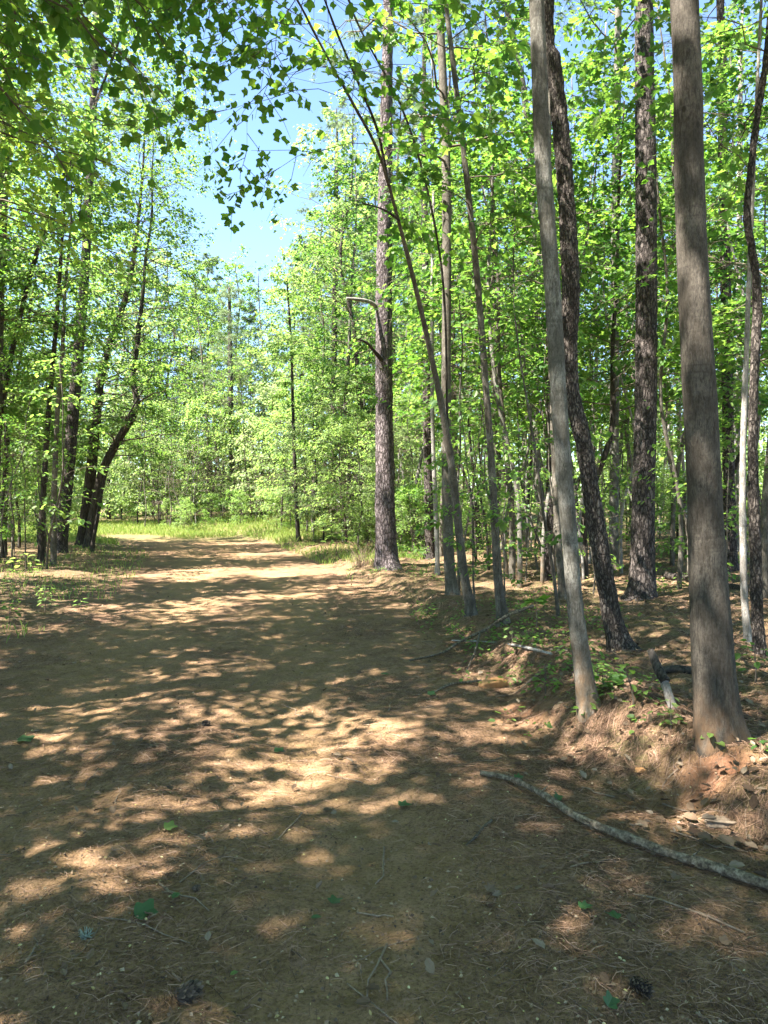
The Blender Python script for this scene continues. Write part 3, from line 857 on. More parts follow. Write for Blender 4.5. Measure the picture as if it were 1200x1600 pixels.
# ------------------------------------------------------------------ leaning tulip tree: crown, with its largest leaves as single parts
def leafy(root, C, R, seed, lo, hi, tmpl, leafmat, n_single, leaf_name='leaf', **kw):
    """crown whose n_single leaves nearest the viewer are objects of their own"""
    r = np.random.default_rng(seed)
    ln = C[-1, 2]
    tubes, (P, D, Nn, S) = grow(C, R, r, lo / ln, hi=hi / ln, **kw)
    loc = np.array(root.location)
    Wp = P + loc
    px = 600 + F * Wp[:, 0] / np.maximum(Wp[:, 1], 0.1); py = 800 - F * (Wp[:, 2] - CAM_H) / np.maximum(Wp[:, 1], 0.1)
    inv = (Wp[:, 1] > 1) & (px > 0) & (px < 1200) & (py > 0) & (py < 1600)
    score = np.where(inv, S / np.maximum(Wp[:, 1], 0.5), 0)
    order = np.argsort(-score); k = min(n_single, int(inv.sum()))
    sel, rest = order[:k], order[k:]
    crown_o = obj('crown', crown_mesh('crown', tubes, (P[rest], D[rest], Nn[rest], S[rest]), tmpl, leafmat, r), root)
    var = []
    for q in range(6):
        mb = MB()
        add_leaves(mb, (np.zeros((1, 3)), np.array([[1.0, 0, 0]]), np.array([[0, 0, 1.0]]), np.ones(1)), tmpl, 0, r)
        var.append(mb.mesh('leaf', [leafmat]))
    from mathutils import Matrix
    for i in sel:
        d = norm(D[i]); w = norm(np.cross(Nn[i], d)); u = np.cross(d, w)
        o = obj(leaf_name, var[i % 6], crown_o)
        o.matrix_local = Matrix(((d[0] * S[i], w[0] * S[i], u[0] * S[i], P[i][0]), (d[1] * S[i], w[1] * S[i], u[1] * S[i], P[i][1]),
                                 (d[2] * S[i], w[2] * S[i], u[2] * S[i], P[i][2]), (0, 0, 0, 1)))


leafy(lean, LC, LR, 5, 4.4, 9.4, 'tulip', M['leaf_tulip'], 300, n_br=64, reach=1.9, elev=-5, n_twig=7, n_leaf=8, size=0.09, twig_r=.0028, gaps=-.35, droop=0.3, flat=0.45, shape='even')

# ------------------------------------------------------------------ repeated trees: a few kinds, copied
def bent_line(H, r, bend=0.05):
    n = 7
    z = np.linspace(-0.2, H, n)
    w = np.cumsum(r.normal(0, bend, (n, 2)), 0) * H / n; w[0] = w[1] = 0
    return np.c_[w, z]


def kind_tree(seed, H, r0, bark, bkind, tmpl, leaf, k=10, bend=0.08, **kw):
    r = np.random.default_rng(seed)
    C = spline(bent_line(H, r, bend), max(20, int(H / 0.3)))
    R = r0 * (1 - 0.82 * np.clip(C[:, 2] / H, 0, 1) ** 0.9) + 0.004
    tm = trunk_mesh('trunk', C, R, k, M[bark], bkind, seed, 0.004)
    lo = kw.pop('lo') / H
    if tmpl == 'needle':
        mb = MB(); needle_crown(mb, C, R, r, lo, matidx=1, **kw)
        # dead lower limbs
        tubes, _ = grow(C, R, r, 0.3, 10, 1.1, elev=5, n_twig=2, n_leaf=2, hi=lo)
        for B, rr, kk in tubes: add_tube(mb, B, rr * 0.8, kk, 0, cap=False)
        cm = mb.mesh('crown', [M['twig'], M[leaf]])
    else:
        tubes, lv = grow(C, R, r, lo, **kw)
        cm = crown_mesh('crown', tubes, lv, tmpl, M[leaf], r)
    return tm, cm


KIND = {}
KIND['tall'] = [kind_tree(100 + i, 16, 0.12, ['bark_mid', 'bark_grey', 'bark_rough'][i % 3], 'smooth', 'far', ['leaf_fine', 'leaf_maple', 'leaf_young'][i], lo=3.6,
                          n_br=64, reach=3.0, n_twig=10, n_leaf=15, size=0.15, elev=18, flat=0.55) for i in range(3)]
KIND['shade'] = [kind_tree(150 + i, 16, 0.13, 'bark_mid', 'smooth', 'oval', 'leaf_fine', lo=5.0, gaps=-.7, gsc=1.7,
                          n_br=54, reach=3.2, n_twig=9, n_leaf=14, size=0.14, elev=20, flat=0.6) for i in range(2)]
KIND['tulip'] = [kind_tree(200 + i, 15, 0.12, 'bark_mid', 'smooth', 'tulip', 'leaf_tulip', lo=4.5, gaps=-.7, gsc=1.7,
                           n_br=52, reach=3.0, n_twig=8, n_leaf=10, size=0.16, elev=20, flat=0.55) for i in range(2)]
KIND['maple'] = [kind_tree(300 + i, 8, 0.06, ['bark_mid', 'bark_dark'][i % 2], 'smooth', 'maple', ['leaf_maple', 'leaf_tulip', 'leaf_maple'][i], lo=3.0,
                           n_br=42, reach=2.2, n_twig=8, n_leaf=13, size=0.11, elev=10, flat=0.72) for i in range(3)]
KIND['under'] = [kind_tree(400 + i, 6, 0.045, ['bark_dark', 'bark_mid'][i % 2], 'smooth', 'far', ['leaf_young', 'leaf_young', 'leaf_pale'][i], lo=1.1,  # paler leaf colours imitate a sunlit thicket
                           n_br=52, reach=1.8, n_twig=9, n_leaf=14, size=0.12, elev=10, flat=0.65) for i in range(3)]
KIND['sapling'] = [kind_tree(500 + i, 4, 0.02, 'bark_mid', 'smooth', 'oval', ['leaf_fine', 'leaf_maple'][i % 2], lo=0.9, k=6, bend=0.12,
                             n_br=16, reach=0.85, n_twig=4, n_leaf=8, size=0.10, elev=20, flat=0.75) for i in range(3)]
KIND['pole'] = [kind_tree(600 + i, 11, 0.05, ['bark_grey', 'bark_mid', 'bark_pale'][i], 'smooth', 'oval', 'leaf_maple', lo=4.0, k=8, bend=0.1,
                          n_br=34, reach=1.6, n_twig=7, n_leaf=10, size=0.12, elev=25) for i in range(3)]
KIND['pine'] = [kind_tree(700 + i, 22, 0.17, 'bark_pine_dark', 'plate', 'needle', 'needle_green', lo=7.5, n_br=60, reach=3.4, clumps=7, per=18, ln=0.3, wd=0.011) for i in range(2)]
KIND['wand'] = [kind_tree(650 + i, 8, 0.03, ['bark_grey', 'bark_dark', 'bark_mid', 'bark_pale'][i], 'smooth', 'far', ['leaf_maple', 'leaf_fine', 'leaf_tulip', 'leaf_fine'][i], lo=3.6, k=6, bend=0.14,
                          n_br=16, reach=1.0, n_twig=5, n_leaf=8, size=0.10, elev=35) for i in range(4)]
KIND['brush'] = [kind_tree(680 + i, 4.5, 0.03, 'bark_pale', 'smooth', 'far', 'leaf_pale', lo=0.5, k=6, bend=0.16,
                          n_br=40, reach=1.5, n_twig=9, n_leaf=3, size=0.07, elev=25, gaps=0.35, twig_r=0.006) for i in range(2)]
KIND['shrub'] = [kind_tree(800 + i, 2.6, 0.02, 'bark_mid', 'smooth', 'far', ['leaf_young', 'leaf_fine'][i], lo=0.15, k=5, bend=0.15,
                           n_br=34, reach=1.0, n_twig=6, n_leaf=12, size=0.10, elev=22, flat=0.6) for i in range(2)]
CNT = {}
PLACED = []


def place(kind, x, y, s, label, group, name, rz=None, zs=1.0, cat='tree', lean=(0, 0)):
    i = CNT.get(kind, 0); CNT[kind] = i + 1
    tm, cm = KIND[kind][i % len(KIND[kind])]
    o = obj(name, None, loc=(x, y, gz(x, y) - 0.02), rot=(lean[0], lean[1], random.uniform(0, 6.28) if rz is None else rz), sc=(s, s, s * zs))
    tag(o, label, cat, group)
    if y > 0 and abs((x / y)) < .75 and 'outside' not in label: PLACED.append((o, label, 600 + F * x / y, y, group))
    obj('trunk', tm, o); obj('crown', cm, o)
    return o


def jit(a): return random.uniform(-a, a)


# unseen shade trees left of the track, placed and turned to shape sun flecks
for x, y, k, s, rz in ((-10.3, 2.1, 'tulip', 0.9, 4.71), (-4.2, 5.1, 'shade', 1.092, 3.532), (-6.8, -1.6, 'shade', 0.9, 2.355), (-7.8, 10.8, 'shade', 1.15, 5.102), (-11.7, -1.6, 'tulip', 1.05, 5.888),
                       (-9.9, 12.5, 'shade', 0.85, 1.57), (-14.3, 2.1, 'shade', 1.207, 0.0), (-2.3, -7.0, 'tulip', 0.855, 1.178), (-12.3, 9.8, 'tulip', 1.0, 0.0), (-8.4, -4.0, 'shade', 1.15, 3.532),
                       (-13.4, 16.0, 'shade', .85, 1.0), (-13.6, 19.5, 'shade', .85, 2.0), (-3.5, -1.9, 'tulip', 1.035, 3.532), (-8.4, 4.7, 'shade', 1.0, 4.318), (-6.9, -1.0, 'shade', .765, 1.178), (-7.9, 7.1, 'shade', 1.0, 3.925),
                       (-5.4, 1.8, 'shade', .81, 1.963), (-6.9, 4.5, 'shade', .95, 0.7)):
    place(k, x, y, s, 'tall broadleaf tree outside the picture on the left whose leaves shade the track', 'trees shading the track from the left', 'tree', rz=rz)
for x, y, k, s in ((3.6, -3.0, 'shade', 0.9), (5.2, 2.2, 'tulip', 1.0), (6.4, 6.0, 'shade', 1.0), (3.0, -7.5, 'tulip', 1.0), (7.4, 0.0, 'shade', 1.0)):
    place(k, x, y, s, 'tall broadleaf tree outside the picture on the right bank', 'trees outside the picture on the right', 'tree')


def overhang(label, name, pts, rads, seed, lo, hi, tmpl, leaf, n_single, **kw):
    g = np.array([pts[0][0], pts[0][1], gz(pts[0][0], pts[0][1])])
    W = np.array(pts, float); W[0, 2] = g[2] - 0.2
    CR = spline(np.c_[W - g, rads], 60)
    root = obj(name, None, loc=g); tag(root, label, 'tree')
    obj('trunk', trunk_mesh('trunk', CR[:, :3], CR[:, 3], 14, M['bark_mid'], 'smooth', seed, 0.004), root)
    leafy(root, CR[:, :3], CR[:, 3], seed, lo, hi, tmpl, M[leaf], n_single, **kw)


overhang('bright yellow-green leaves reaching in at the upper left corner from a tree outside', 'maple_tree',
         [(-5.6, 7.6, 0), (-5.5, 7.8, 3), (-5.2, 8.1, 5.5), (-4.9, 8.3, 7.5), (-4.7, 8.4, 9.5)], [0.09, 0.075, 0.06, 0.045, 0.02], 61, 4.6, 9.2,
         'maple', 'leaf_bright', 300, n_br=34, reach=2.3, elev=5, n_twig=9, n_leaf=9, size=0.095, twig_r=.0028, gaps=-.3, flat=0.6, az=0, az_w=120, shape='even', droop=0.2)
overhang('dark green lobed leaves hanging at the top, left of the sky gap', 'tulip_tree',
         [(-4.9, 4.6, 0), (-4.8, 4.8, 2.6), (-4.2, 5.2, 4.9), (-3.2, 5.8, 6.4), (-2.2, 6.4, 7.4), (-1.4, 6.9, 8.0)], [0.09, 0.08, 0.065, 0.05, 0.035, 0.015], 62, 4.9, 7.9,
         'tulip', 'leaf_tulip', 300, n_br=30, reach=1.6, elev=-20, n_twig=8, n_leaf=8, size=0.088, twig_r=.0028, gaps=-.3, flat=0.4, az=10, az_w=100, shape='even', droop=0.35)

r3 = obj('tree', None, loc=(-10.6, 20.0, gz(-10.6, 20.0)))
tag(r3, 'tall leafy tree arching in from the left edge with fine foliage against the sky', 'tree')
W3 = spline(np.array([[0, 0, -.2, .08], [.4, 0, 4.5, .07], [1.5, 0, 9, .055], [3.0, .2, 13, .035], [4.2, .3, 16.5, .012]]), 70)
obj('trunk', trunk_mesh('trunk', W3[:, :3], W3[:, 3], 12, M['bark_dark'], 'ridge', 63, .004), r3)
rr3 = np.random.default_rng(63)
tb3, lv3 = grow(W3[:, :3], W3[:, 3], rr3, 0.36, 90, 3.2, elev=12, n_twig=9, n_leaf=14, size=.13, flat=.6, gaps=-.45)
obj('crown', crown_mesh('crown', tb3, lv3, 'far', M['leaf_fine'], rr3), r3)

# right wood
for px, d, k, s in ((812, 13, 'pole', 1.0), (775, 17, 'pole', 1.05), (905, 18, 'pole', 1.1), (930, 22, 'pole', 1.2), (1050, 16, 'pole', 1.1), (1072, 22, 'pole', 1.15), (648, 24, 'pole', 1.2),
                    (735, 25, 'pole', 1.2), (790, 28, 'pole', 1.2), (820, 22, 'pole', 1.15), (985, 27, 'pole', 1.3), (1030, 31, 'pole', 1.3), (890, 30, 'pole', 1.3), (1110, 26, 'pole', 1.2),
                    (1175, 15, 'pole', 1.0), (760, 34, 'pole', 1.4), (700, 32, 'pole', 1.3), (850, 36, 'pole', 1.3), (945, 38, 'pole', 1.4), (1085, 36, 'pole', 1.4), (1150, 33, 'pole', 1.3), (632, 30, 'pole', 1.3)):
    place(k, (px - 600) / F * d, d, s * random.uniform(.92, 1.08), 'slim pole-like tree in the wood to the right of the big pine', 'slim trees in the right wood', 'tree', lean=(jit(.06), jit(.06)))
for px, d, k, s in ((800, 14, 'maple', 1.05), (915, 14, 'maple', 1.1), (1090, 13.5, 'maple', 1.1), (1195, 10.5, 'maple', 1.0), (800, 18, 'maple', 1.15), (1000, 19, 'maple', 1.2), (690, 21, 'maple', 1.1),
                    (1130, 19, 'maple', 1.2), (860, 23, 'maple', 1.3), (960, 27, 'maple', 1.35), (1060, 29, 'maple', 1.4), (720, 29, 'maple', 1.4)):
    place(k, (px - 600) / F * d, d, s, 'leafy maple understorey tree with flat layers of leaves in the right wood', 'leafy understorey trees in the right wood', 'maple_tree')
for px, d, k, s in ((1050, 36, 'tall', 1.1), (820, 34, 'tall', 1.1), (930, 46, 'tall', 1.2), (700, 42, 'tall', 1.2), (1150, 44, 'tall', 1.2), (770, 52, 'tall', 1.25), (640, 52, 'tall', 1.3)):
    place(k, (px - 600) / F * d, d, s, 'tall leafy tree closing the view deep in the right wood', 'tall trees deep in the right wood', 'tree')
for i in range(46):
    d = random.uniform(8.5, 32); px = random.uniform(640 if d > 20 else 710, 1200)
    x = (px - 600) / F * d
    place('sapling', x, d, random.uniform(.6, 1.2), 'thin sapling with few leaves rising from the right forest floor', 'saplings on the right forest floor', 'sapling', lean=(jit(.12), jit(.12)))
for i in range(64):
    d = random.uniform(11, 40); px = random.uniform(640 if d > 20 else 720, 1200)
    place('wand', (px - 600) / F * d, d, random.uniform(.8, 1.25), 'thin bare stem', 'thin bare stems in the right wood', 'sapling', lean=(jit(.1), jit(.1)))
for i in range(26):
    d = random.uniform(33, 48); px = random.uniform(200, 600)
    if px < 440: d = random.uniform(45, 52)
    place('wand', (px - 600) / F * d, d, random.uniform(.8, 1.3), 'thin stem', 'thin stems around the bend', 'sapling', lean=(jit(.1), jit(.1)))
for px, d, sc_b in ((262, 46, .9), (305, 47, 1.1), (345, 47, .9), (400, 45, .9), (490, 34, .9), (535, 31, .8), (580, 30, .8)):
    place('brush', (px - 600) / F * d, d, sc_b, 'grey bare twiggy bush', 'bare bushes around the bend', 'bush', cat='bush')
for i in range(26):
    d = random.uniform(15, 36); px = random.uniform(660, 1200)
    place('shrub', (px - 600) / F * d, d, random.uniform(.4, .85), 'low leafy shrub', 'shrubs in the right wood', 'shrub', cat='shrub')
for i in range(20):
    d = random.uniform(24, 48); px = random.uniform(625, 1200)
    place('under', (px - 600) / F * d, d, random.uniform(.5, .95), 'bushy young tree filling the depth of the right wood', 'bushy young trees in the right wood', 'young_tree')

# left wood
for px, d, k, s in ((-110, 30, 'tall', 1.0), (-60, 24, 'tall', 1.0), (-100, 54, 'tall', 1.2), (-40, 60, 'tall', 1.3), (40, 56, 'tall', 1.3), (-150, 28, 'tall', 1.1), (110, 58, 'tall', 1.3), (170, 56, 'tall', 1.25), (225, 58, 'tall', 1.2), (15, 33, 'tall', 1.15), (-30, 46, 'tall', 1.3)):
    place(k, (px - 600) / F * d, d, s, 'tall leafy tree in the wood behind the left verge clump', 'tall trees in the left wood', 'tree')
for px, d, k, s in ((20, 27, 'maple', 1.0), (-60, 19, 'maple', 1.0), (70, 29, 'maple', 1.0), (60, 31, 'under', 1.1), (30, 28, 'under', 1.2), (-20, 22, 'under', 1.2), (60, 36, 'under', .9), (-40, 34, 'under', 1.4), (140, 48, 'under', 1.1), (100, 50, 'under', 1.2)):
    place(k, (px - 600) / F * d, d, s, 'light green understorey tree among the left verge trunks', 'understorey trees on the left', 'young_tree')
for i in range(16):
    d = random.uniform(17, 30); px = random.uniform(-30, 90)
    place('sapling', (px - 600) / F * d, d, random.uniform(.6, 1.3), 'thin sapling among the trunks of the left wood', 'saplings in the left wood', 'sapling', lean=(jit(.12), jit(.12)))

# the wall of young trees and pines around the bend
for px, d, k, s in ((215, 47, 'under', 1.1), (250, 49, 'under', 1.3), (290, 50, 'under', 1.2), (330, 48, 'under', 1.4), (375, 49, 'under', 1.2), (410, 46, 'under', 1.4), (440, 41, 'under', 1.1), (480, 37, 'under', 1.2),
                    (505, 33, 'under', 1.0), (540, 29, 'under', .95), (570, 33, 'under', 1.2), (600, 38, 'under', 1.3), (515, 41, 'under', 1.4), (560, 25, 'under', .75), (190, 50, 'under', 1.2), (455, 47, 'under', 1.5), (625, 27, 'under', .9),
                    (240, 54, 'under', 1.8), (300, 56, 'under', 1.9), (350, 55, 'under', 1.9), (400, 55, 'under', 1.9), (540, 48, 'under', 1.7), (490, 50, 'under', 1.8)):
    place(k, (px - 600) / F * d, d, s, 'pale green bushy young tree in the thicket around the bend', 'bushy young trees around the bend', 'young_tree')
for px, d, k, s in ((330, 62, 'pine', .95), (395, 64, 'pine', .8), (290, 66, 'pine', .9), (425, 66, 'pine', .72), (480, 58, 'pine', .95), (545, 55, 'pine', 1.0), (240, 60, 'pine', .95), (505, 64, 'pine', 1.05), (575, 62, 'pine', 1.1), (200, 64, 'pine', 1.0),
                     (635, 40, 'pine', 1.05), (655, 57, 'pine', 1.1), (535, 50, 'pine', .95)):
    place(k, (px - 600) / F * d, d, s, 'tall thin pine with grey-green needles behind the thicket at the bend', 'pines behind the bend', 'pine_tree')
for px, d, k, s in ((490, 37, 'tall', .95), (545, 33, 'tall', 1.05), (570, 32, 'tall', 1.15), (325, 52, 'tall', 1.05), (575, 40, 'tall', 1.2), (262, 57, 'tall', 1.25), (305, 60, 'tall', 1.15), (605, 48, 'tall', 1.3), (445, 56, 'tall', 1.15), (385, 62, 'tall', 1.3), (410, 60, 'tall', 1.2), (345, 58, 'tall', .95), (520, 44, 'tall', 1.2)):
    place(k, (px - 600) / F * d, d, s, 'tall light green tree rising above the thicket at the bend', 'tall trees above the thicket', 'tree')
for i in range(34):
    d = random.uniform(42, 50); px = random.uniform(180, 450)
    if i > 20: px = random.uniform(430, 600); d = np.interp(px, [430, 600], [42, 24]) + random.uniform(0, 5)
    place('shrub', (px - 600) / F * d, d, random.uniform(.35, .8), 'low leafy shrub at the edge of the grass around the bend', 'shrubs edging the far grass', 'shrub', cat='shrub')
for i in range(14):
    px = random.uniform(560, 660); d = random.uniform(21, 30)
    place('shrub', (px - 600) / F * d, d, random.uniform(.4, .8), 'low leafy shrub in the wood behind the big pine', 'shrubs behind the big pine', 'shrub', cat='shrub')

# every copy gets a label of its own: which trunk it is seen beside, and how far back
SHORT = {'shrubs in the right wood': 'low bright leafy shrub', 'thin bare stems in the right wood': 'thin bare stem', 'thin stems around the bend': 'thin straight stem', 'bare bushes around the bend': 'grey bare twiggy bush', 'slim trees in the right wood': 'slim pole-like tree', 'leafy understorey trees in the right wood': 'leafy maple with layered leaves', 'tall trees deep in the right wood': 'tall leafy tree',
         'saplings on the right forest floor': 'thin few-leaved sapling', 'bushy young trees in the right wood': 'bushy young tree', 'tall trees in the left wood': 'tall leafy tree',
         'understorey trees on the left': 'light green understorey tree', 'saplings in the left wood': 'thin sapling', 'bushy young trees around the bend': 'pale green bushy young tree',
         'pines behind the bend': 'tall thin grey-green pine', 'tall trees above the thicket': 'tall light green tree', 'shrubs edging the far grass': 'low leafy shrub', 'shrubs behind the big pine': 'shaded woodland shrub'}
MARKS = [(20, 'left-edge black stems'), (100, 'tallest left-clump pine'), (150, 'slanting left-clump trunk'), (362, 'far pine trunk'), (463, 'slender verge tree'), (602, 'big sunlit pine'),
         (699, 'slim tan trunk'), (765, 'slim grey-green trunk'), (885, 'pale grey bank trunk'), (958, 'straight slim grey trunk'), (1005, 'dark plated pine'), (1100, 'thickest trunk'), (1178, 'crooked edge trunk')]
SETS = {}
for o, label, px, d, group in PLACED:
    mp_, mn_ = min(MARKS, key=lambda q: abs(q[0] - px))
    SETS.setdefault((group, SHORT[group], 'left' if px < mp_ else 'right', mn_), []).append((d, o))
ORD = ['nearest', 'second nearest', 'third nearest', 'fourth nearest', 'fifth nearest', 'sixth nearest', 'seventh nearest', 'eighth nearest', 'ninth nearest', 'tenth nearest', 'eleventh nearest', 'twelfth nearest', 'thirteenth nearest', 'fourteenth nearest']
for (group, short, side, mn_), lst in SETS.items():
    lst.sort(key=lambda q: q[0])
    for i, (d, o) in enumerate(lst):
        o['label'] = f'{short} seen {side} of the {mn_}' if len(lst) == 1 else f'{short} seen {side} of the {mn_}, {ORD[min(i, 13)]} there'

# ------------------------------------------------------------------ far wood closing every gap: one mass
fr = np.random.default_rng(900)
mb = MB()
for i in range(150):
    a = fr.uniform(-62, 62); dist = fr.uniform(70, 105)
    x, y = dist * math.sin(math.radians(a)), dist * math.cos(math.radians(a))
    if -0.22 < x / y < -0.10 and False: continue
    H = fr.uniform(9, 15)
    if -0.30 < x / y < -0.08: H *= 0.62
    z0 = gz(x, y)
    add_tube(mb, np.array([[x, y, z0 - .3], [x + fr.normal(0, .2), y, z0 + H * .5], [x + fr.normal(0, .3), y, z0 + H]]), np.array([.16, .12, .03]), 6, 0, cap=False)
    n = 560
    hz = fr.beta(1.3, 1.3, n) * H * 0.98 + 0.3
    rr = 2.9 * np.sqrt(fr.random(n)) * (0.5 + 0.6 * np.sin(np.pi * np.clip(hz / H, 0, 1) ** .8))
    th = fr.uniform(0, 6.283, n)
    P = np.c_[x + rr * np.cos(th), y + rr * np.sin(th), z0 + hz]
    add_leaves(mb, (P, fr.normal(0, 1, (n, 3)), fr.normal(0, .7, (n, 3)) + np.array([0, 0, 1]), fr.uniform(.32, .62, n)), 'far', 1, fr)
for i in range(260):
    a = fr.uniform(-60, 60); dist = fr.uniform(54, 78)
    x, y = dist * math.sin(math.radians(a)), dist * math.cos(math.radians(a))
    z0 = gz(x, y); n = 170; H = fr.uniform(2.0, 4.5)
    P = np.c_[x + fr.normal(0, 1.0, n), y + fr.normal(0, 1.0, n), z0 + fr.random(n) ** .8 * H]
    add_leaves(mb, (P, fr.normal(0, 1, (n, 3)), fr.normal(0, .7, (n, 3)) + np.array([0, 0, 1]), fr.uniform(.2, .4, n)), 'far', 1, fr)
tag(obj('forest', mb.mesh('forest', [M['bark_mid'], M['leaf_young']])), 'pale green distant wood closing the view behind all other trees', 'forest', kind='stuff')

# ------------------------------------------------------------------ grass, weeds, litter
def blades(N, xs, ys, hmin, hmax, w, seed, keep=None):
    r = np.random.default_rng(seed)
    x = r.uniform(*xs, N); y = r.uniform(*ys, N)
    if keep is not None:
        k = keep(x, y, r); x, y = x[k], y[k]
    n = len(x); z = ground_z(x, y)
    h = r.uniform(hmin, hmax, n); a = r.uniform(0, 6.283, n)
    bend = r.uniform(.1, .6, n) * h
    dx, dy = np.cos(a), np.sin(a)
    P0 = np.c_[x - dy * w, y + dx * w, z - .01]; P1 = np.c_[x + dy * w, y - dx * w, z - .01]
    P2 = np.c_[x + dx * bend * .3 + dy * w * .7, y + dy * bend * .3 - dx * w * .7, z + h * .6]
    P3 = np.c_[x + dx * bend, y + dy * bend, z + h]
    P4 = np.c_[x + dx * bend * .3 - dy * w * .7, y + dy * bend * .3 + dx * w * .7, z + h * .6]
    V = np.stack([P0, P1, P2, P3, P4], 1).reshape(-1, 3)
    return V, np.arange(n * 5).reshape(-1, 5), r.random(n)


def far_grass(x, y, r):
    xl, xr = path_edges(y)
    out = (x < xl - 0.2) | (x > xr + 0.1)
    return (out | (y > 39.5 + 1.2 * np.sin(x * .8))) & (r.random(len(x)) < 0.95)


def verge_right(x, y, r):
    xl, xr = path_edges(y)
    return (x > xr - 0.3) & (x < xr + 2.4) & (vnoise(x * .8, y * .5, seed=77) > -0.25)


def verge_left(x, y, r):
    xl, xr = path_edges(y)
    return (x < xl + 0.5) & (x > xl - 3.2) & (vnoise(x * .8, y * .6, seed=78) > -0.1)


mb = MB()
for V, Fa, rn in (blades(36000, (-24, 0), (33.5, 50), .08, .32, .012, 1, far_grass), blades(9000, (-5, 3), (16, 34), .05, .2, .008, 2, verge_right)):
    mb.add(V, Fa, 0, rn, False)
tag(obj('grass', mb.mesh('grass', [M['grass']])), 'bright sunlit grass along the verge and around the bend', 'grass', kind='stuff')
mb = MB()
V, Fa, rn = blades(6000, (-12, -3), (8, 32), .04, .16, .006, 3, verge_left)
mb.add(V, Fa, 0, rn, False)
tag(obj('grass', mb.mesh('grass', [M['grass']])), 'short sparse grass on the shaded left verge', 'grass', kind='stuff')


def scatter(N, y0, y1, seed, dens):
    """points on the ground, thinning with distance; dens(x, y) = keep probability"""
    r = np.random.default_rng(seed)
    y = y0 * (y1 / y0) ** r.random(N)
    x = r.uniform(-0.62, 0.62, N) * (y + 1.0)
    k = r.random(N) < dens(x, y)
    return x[k], y[k], r


def off_path(x, y):
    xl, xr = path_edges(y)
    return np.maximum(sstep(-0.35, 0.5, x - xr), sstep(-0.3, 1.0, xl - x))


def needle_strips(x, y, r, ln, wd):
    n = len(x)
    a = r.uniform(0, 6.283, n); c = r.normal(0, .35, n)
    l = ln * r.uniform(.5, 1.2, n)
    lift0, lift1 = r.uniform(.001, .012, n), r.uniform(.001, .016, n)
    pts = []
    for t, bow in ((0, 0), (.5, 1), (1, 0)):
        px = x + np.cos(a) * l * t - np.sin(a) * c * l * .25 * bow; py = y + np.sin(a) * l * t + np.cos(a) * c * l * .25 * bow
        pz = ground_z(px, py) + lift0 * (1 - t) + lift1 * t + .002 * bow
        pts.append((px, py, pz))
    w = wd * r.uniform(.7, 1.3, n)
    ox, oy = -np.sin(a) * w, np.cos(a) * w
    V = np.stack([np.c_[p[0] + s * ox, p[1] + s * oy, p[2] + (0.0012 if s > 0 else 0)] for p in pts for s in (-1, 1)], 1)
    b = np.arange(n)[:, None] * 6
    Fa = np.concatenate([b + np.array([[0, 1, 3, 2]]), b + np.array([[2, 3, 5, 4]])], 1).reshape(-1, 4)
    return V.reshape(-1, 3), Fa, np.repeat(np.clip(r.normal(.5, .25, n), 0, 1), 2)


def needle_dens(x, y):
    cl = fbm(x * 1.3, y * 1.3, seed=61) * .5 + vnoise(x * 4, y * 4, seed=62) * .3
    xl, xr = path_edges(y); c = (xl + xr) / 2
    rut = np.exp(-((x - c - .85) / .45) ** 2) + np.exp(-((x - c + .85) / .45) ** 2)
    return np.clip(.55 + .55 * cl - .35 * rut + .5 * off_path(x, y), .05, 1)


mb = MB()
for N, y0, y1, sd, ln, wd in ((72000, 1.9, 5.2, 5, .066, .0007), (46000, 4.2, 11, 6, .1, .0012), (16000, 9, 24, 7, .2, .004)):
    x, y, r = scatter(N, y0, y1, sd, needle_dens)
    V, Fa, rn = needle_strips(x, y, r, ln, wd)
    mb.add(V, Fa, 0, rn, False)
r = np.random.default_rng(29)
y = r.uniform(3.3, 8.0, 17000); xr_ = np.interp(y, YK, XR); x = xr_ + r.normal(.28, .3, len(y))
k = (vnoise(x * 3, y * 3, seed=63) + r.normal(0, .3, len(y)) > -.25) & (np.hypot((x - 1.6) / .3, (y - 3.78) / .14) > 1)
V, Fa, rn = needle_strips(x[k], y[k], r, .085, .0009)
mb.add(V, Fa, 0, rn, False)
tag(obj('fallen_needles', mb.mesh('fallen_needles', [M['needles']])), 'red-brown fallen pine needles strewn over track and bank', 'pine needles', kind='stuff')


def litter(N, y0, y1, sd, dens, s0, s1, tm, name, material, label, cat, curl=.5, lift=.006):
    x, y, r = scatter(N, y0, y1, sd, dens)
    n = len(x)
    P = np.c_[x, y, ground_z(x, y) + r.uniform(.002, lift, n) + .006]
    D = np.c_[r.normal(0, 1, (n, 2)), r.normal(0, .2, n)]
    mb = MB(); add_leaves(mb, (P, D, r.normal(0, curl, (n, 3)) * [1, 1, .2] + np.array([0, 0, 1.0]), r.uniform(s0, s1, n)), tm, 0, r)
    tag(obj(name, mb.mesh(name, [material])), label, cat, kind='stuff')


litter(20000, 2.2, 26, 8, lambda x, y: np.clip(.03 + .5 * off_path(x, y) + .25 * vnoise(x * 1.5, y * 1.5, seed=71) * off_path(x, y), 0, 1), .022, .055, 'curl', 'leaf_litter', M['dead_leaf'],
       'brown and grey dead leaves littering bank and forest floor', 'leaf litter', .55, .02)
litter(900, 3.0, 4.0, 28, lambda x, y: np.exp(-(((x - 1.75) / .45) ** 2 + ((y - 3.45) / .4) ** 2)), .03, .07, 'curl', 'leaf_litter', M['dead_leaf'],
       'grey-brown dead leaves drifted against the foot of the bank at the right edge', 'leaf litter', .6, .03)
litter(2200, 1.9, 8, 9, lambda x, y: .5 + 0 * x, .006, .016, 'oval', 'bud_scales', M['flake'], 'tiny yellow bud scales strewn on the track', 'bud scales', .4)


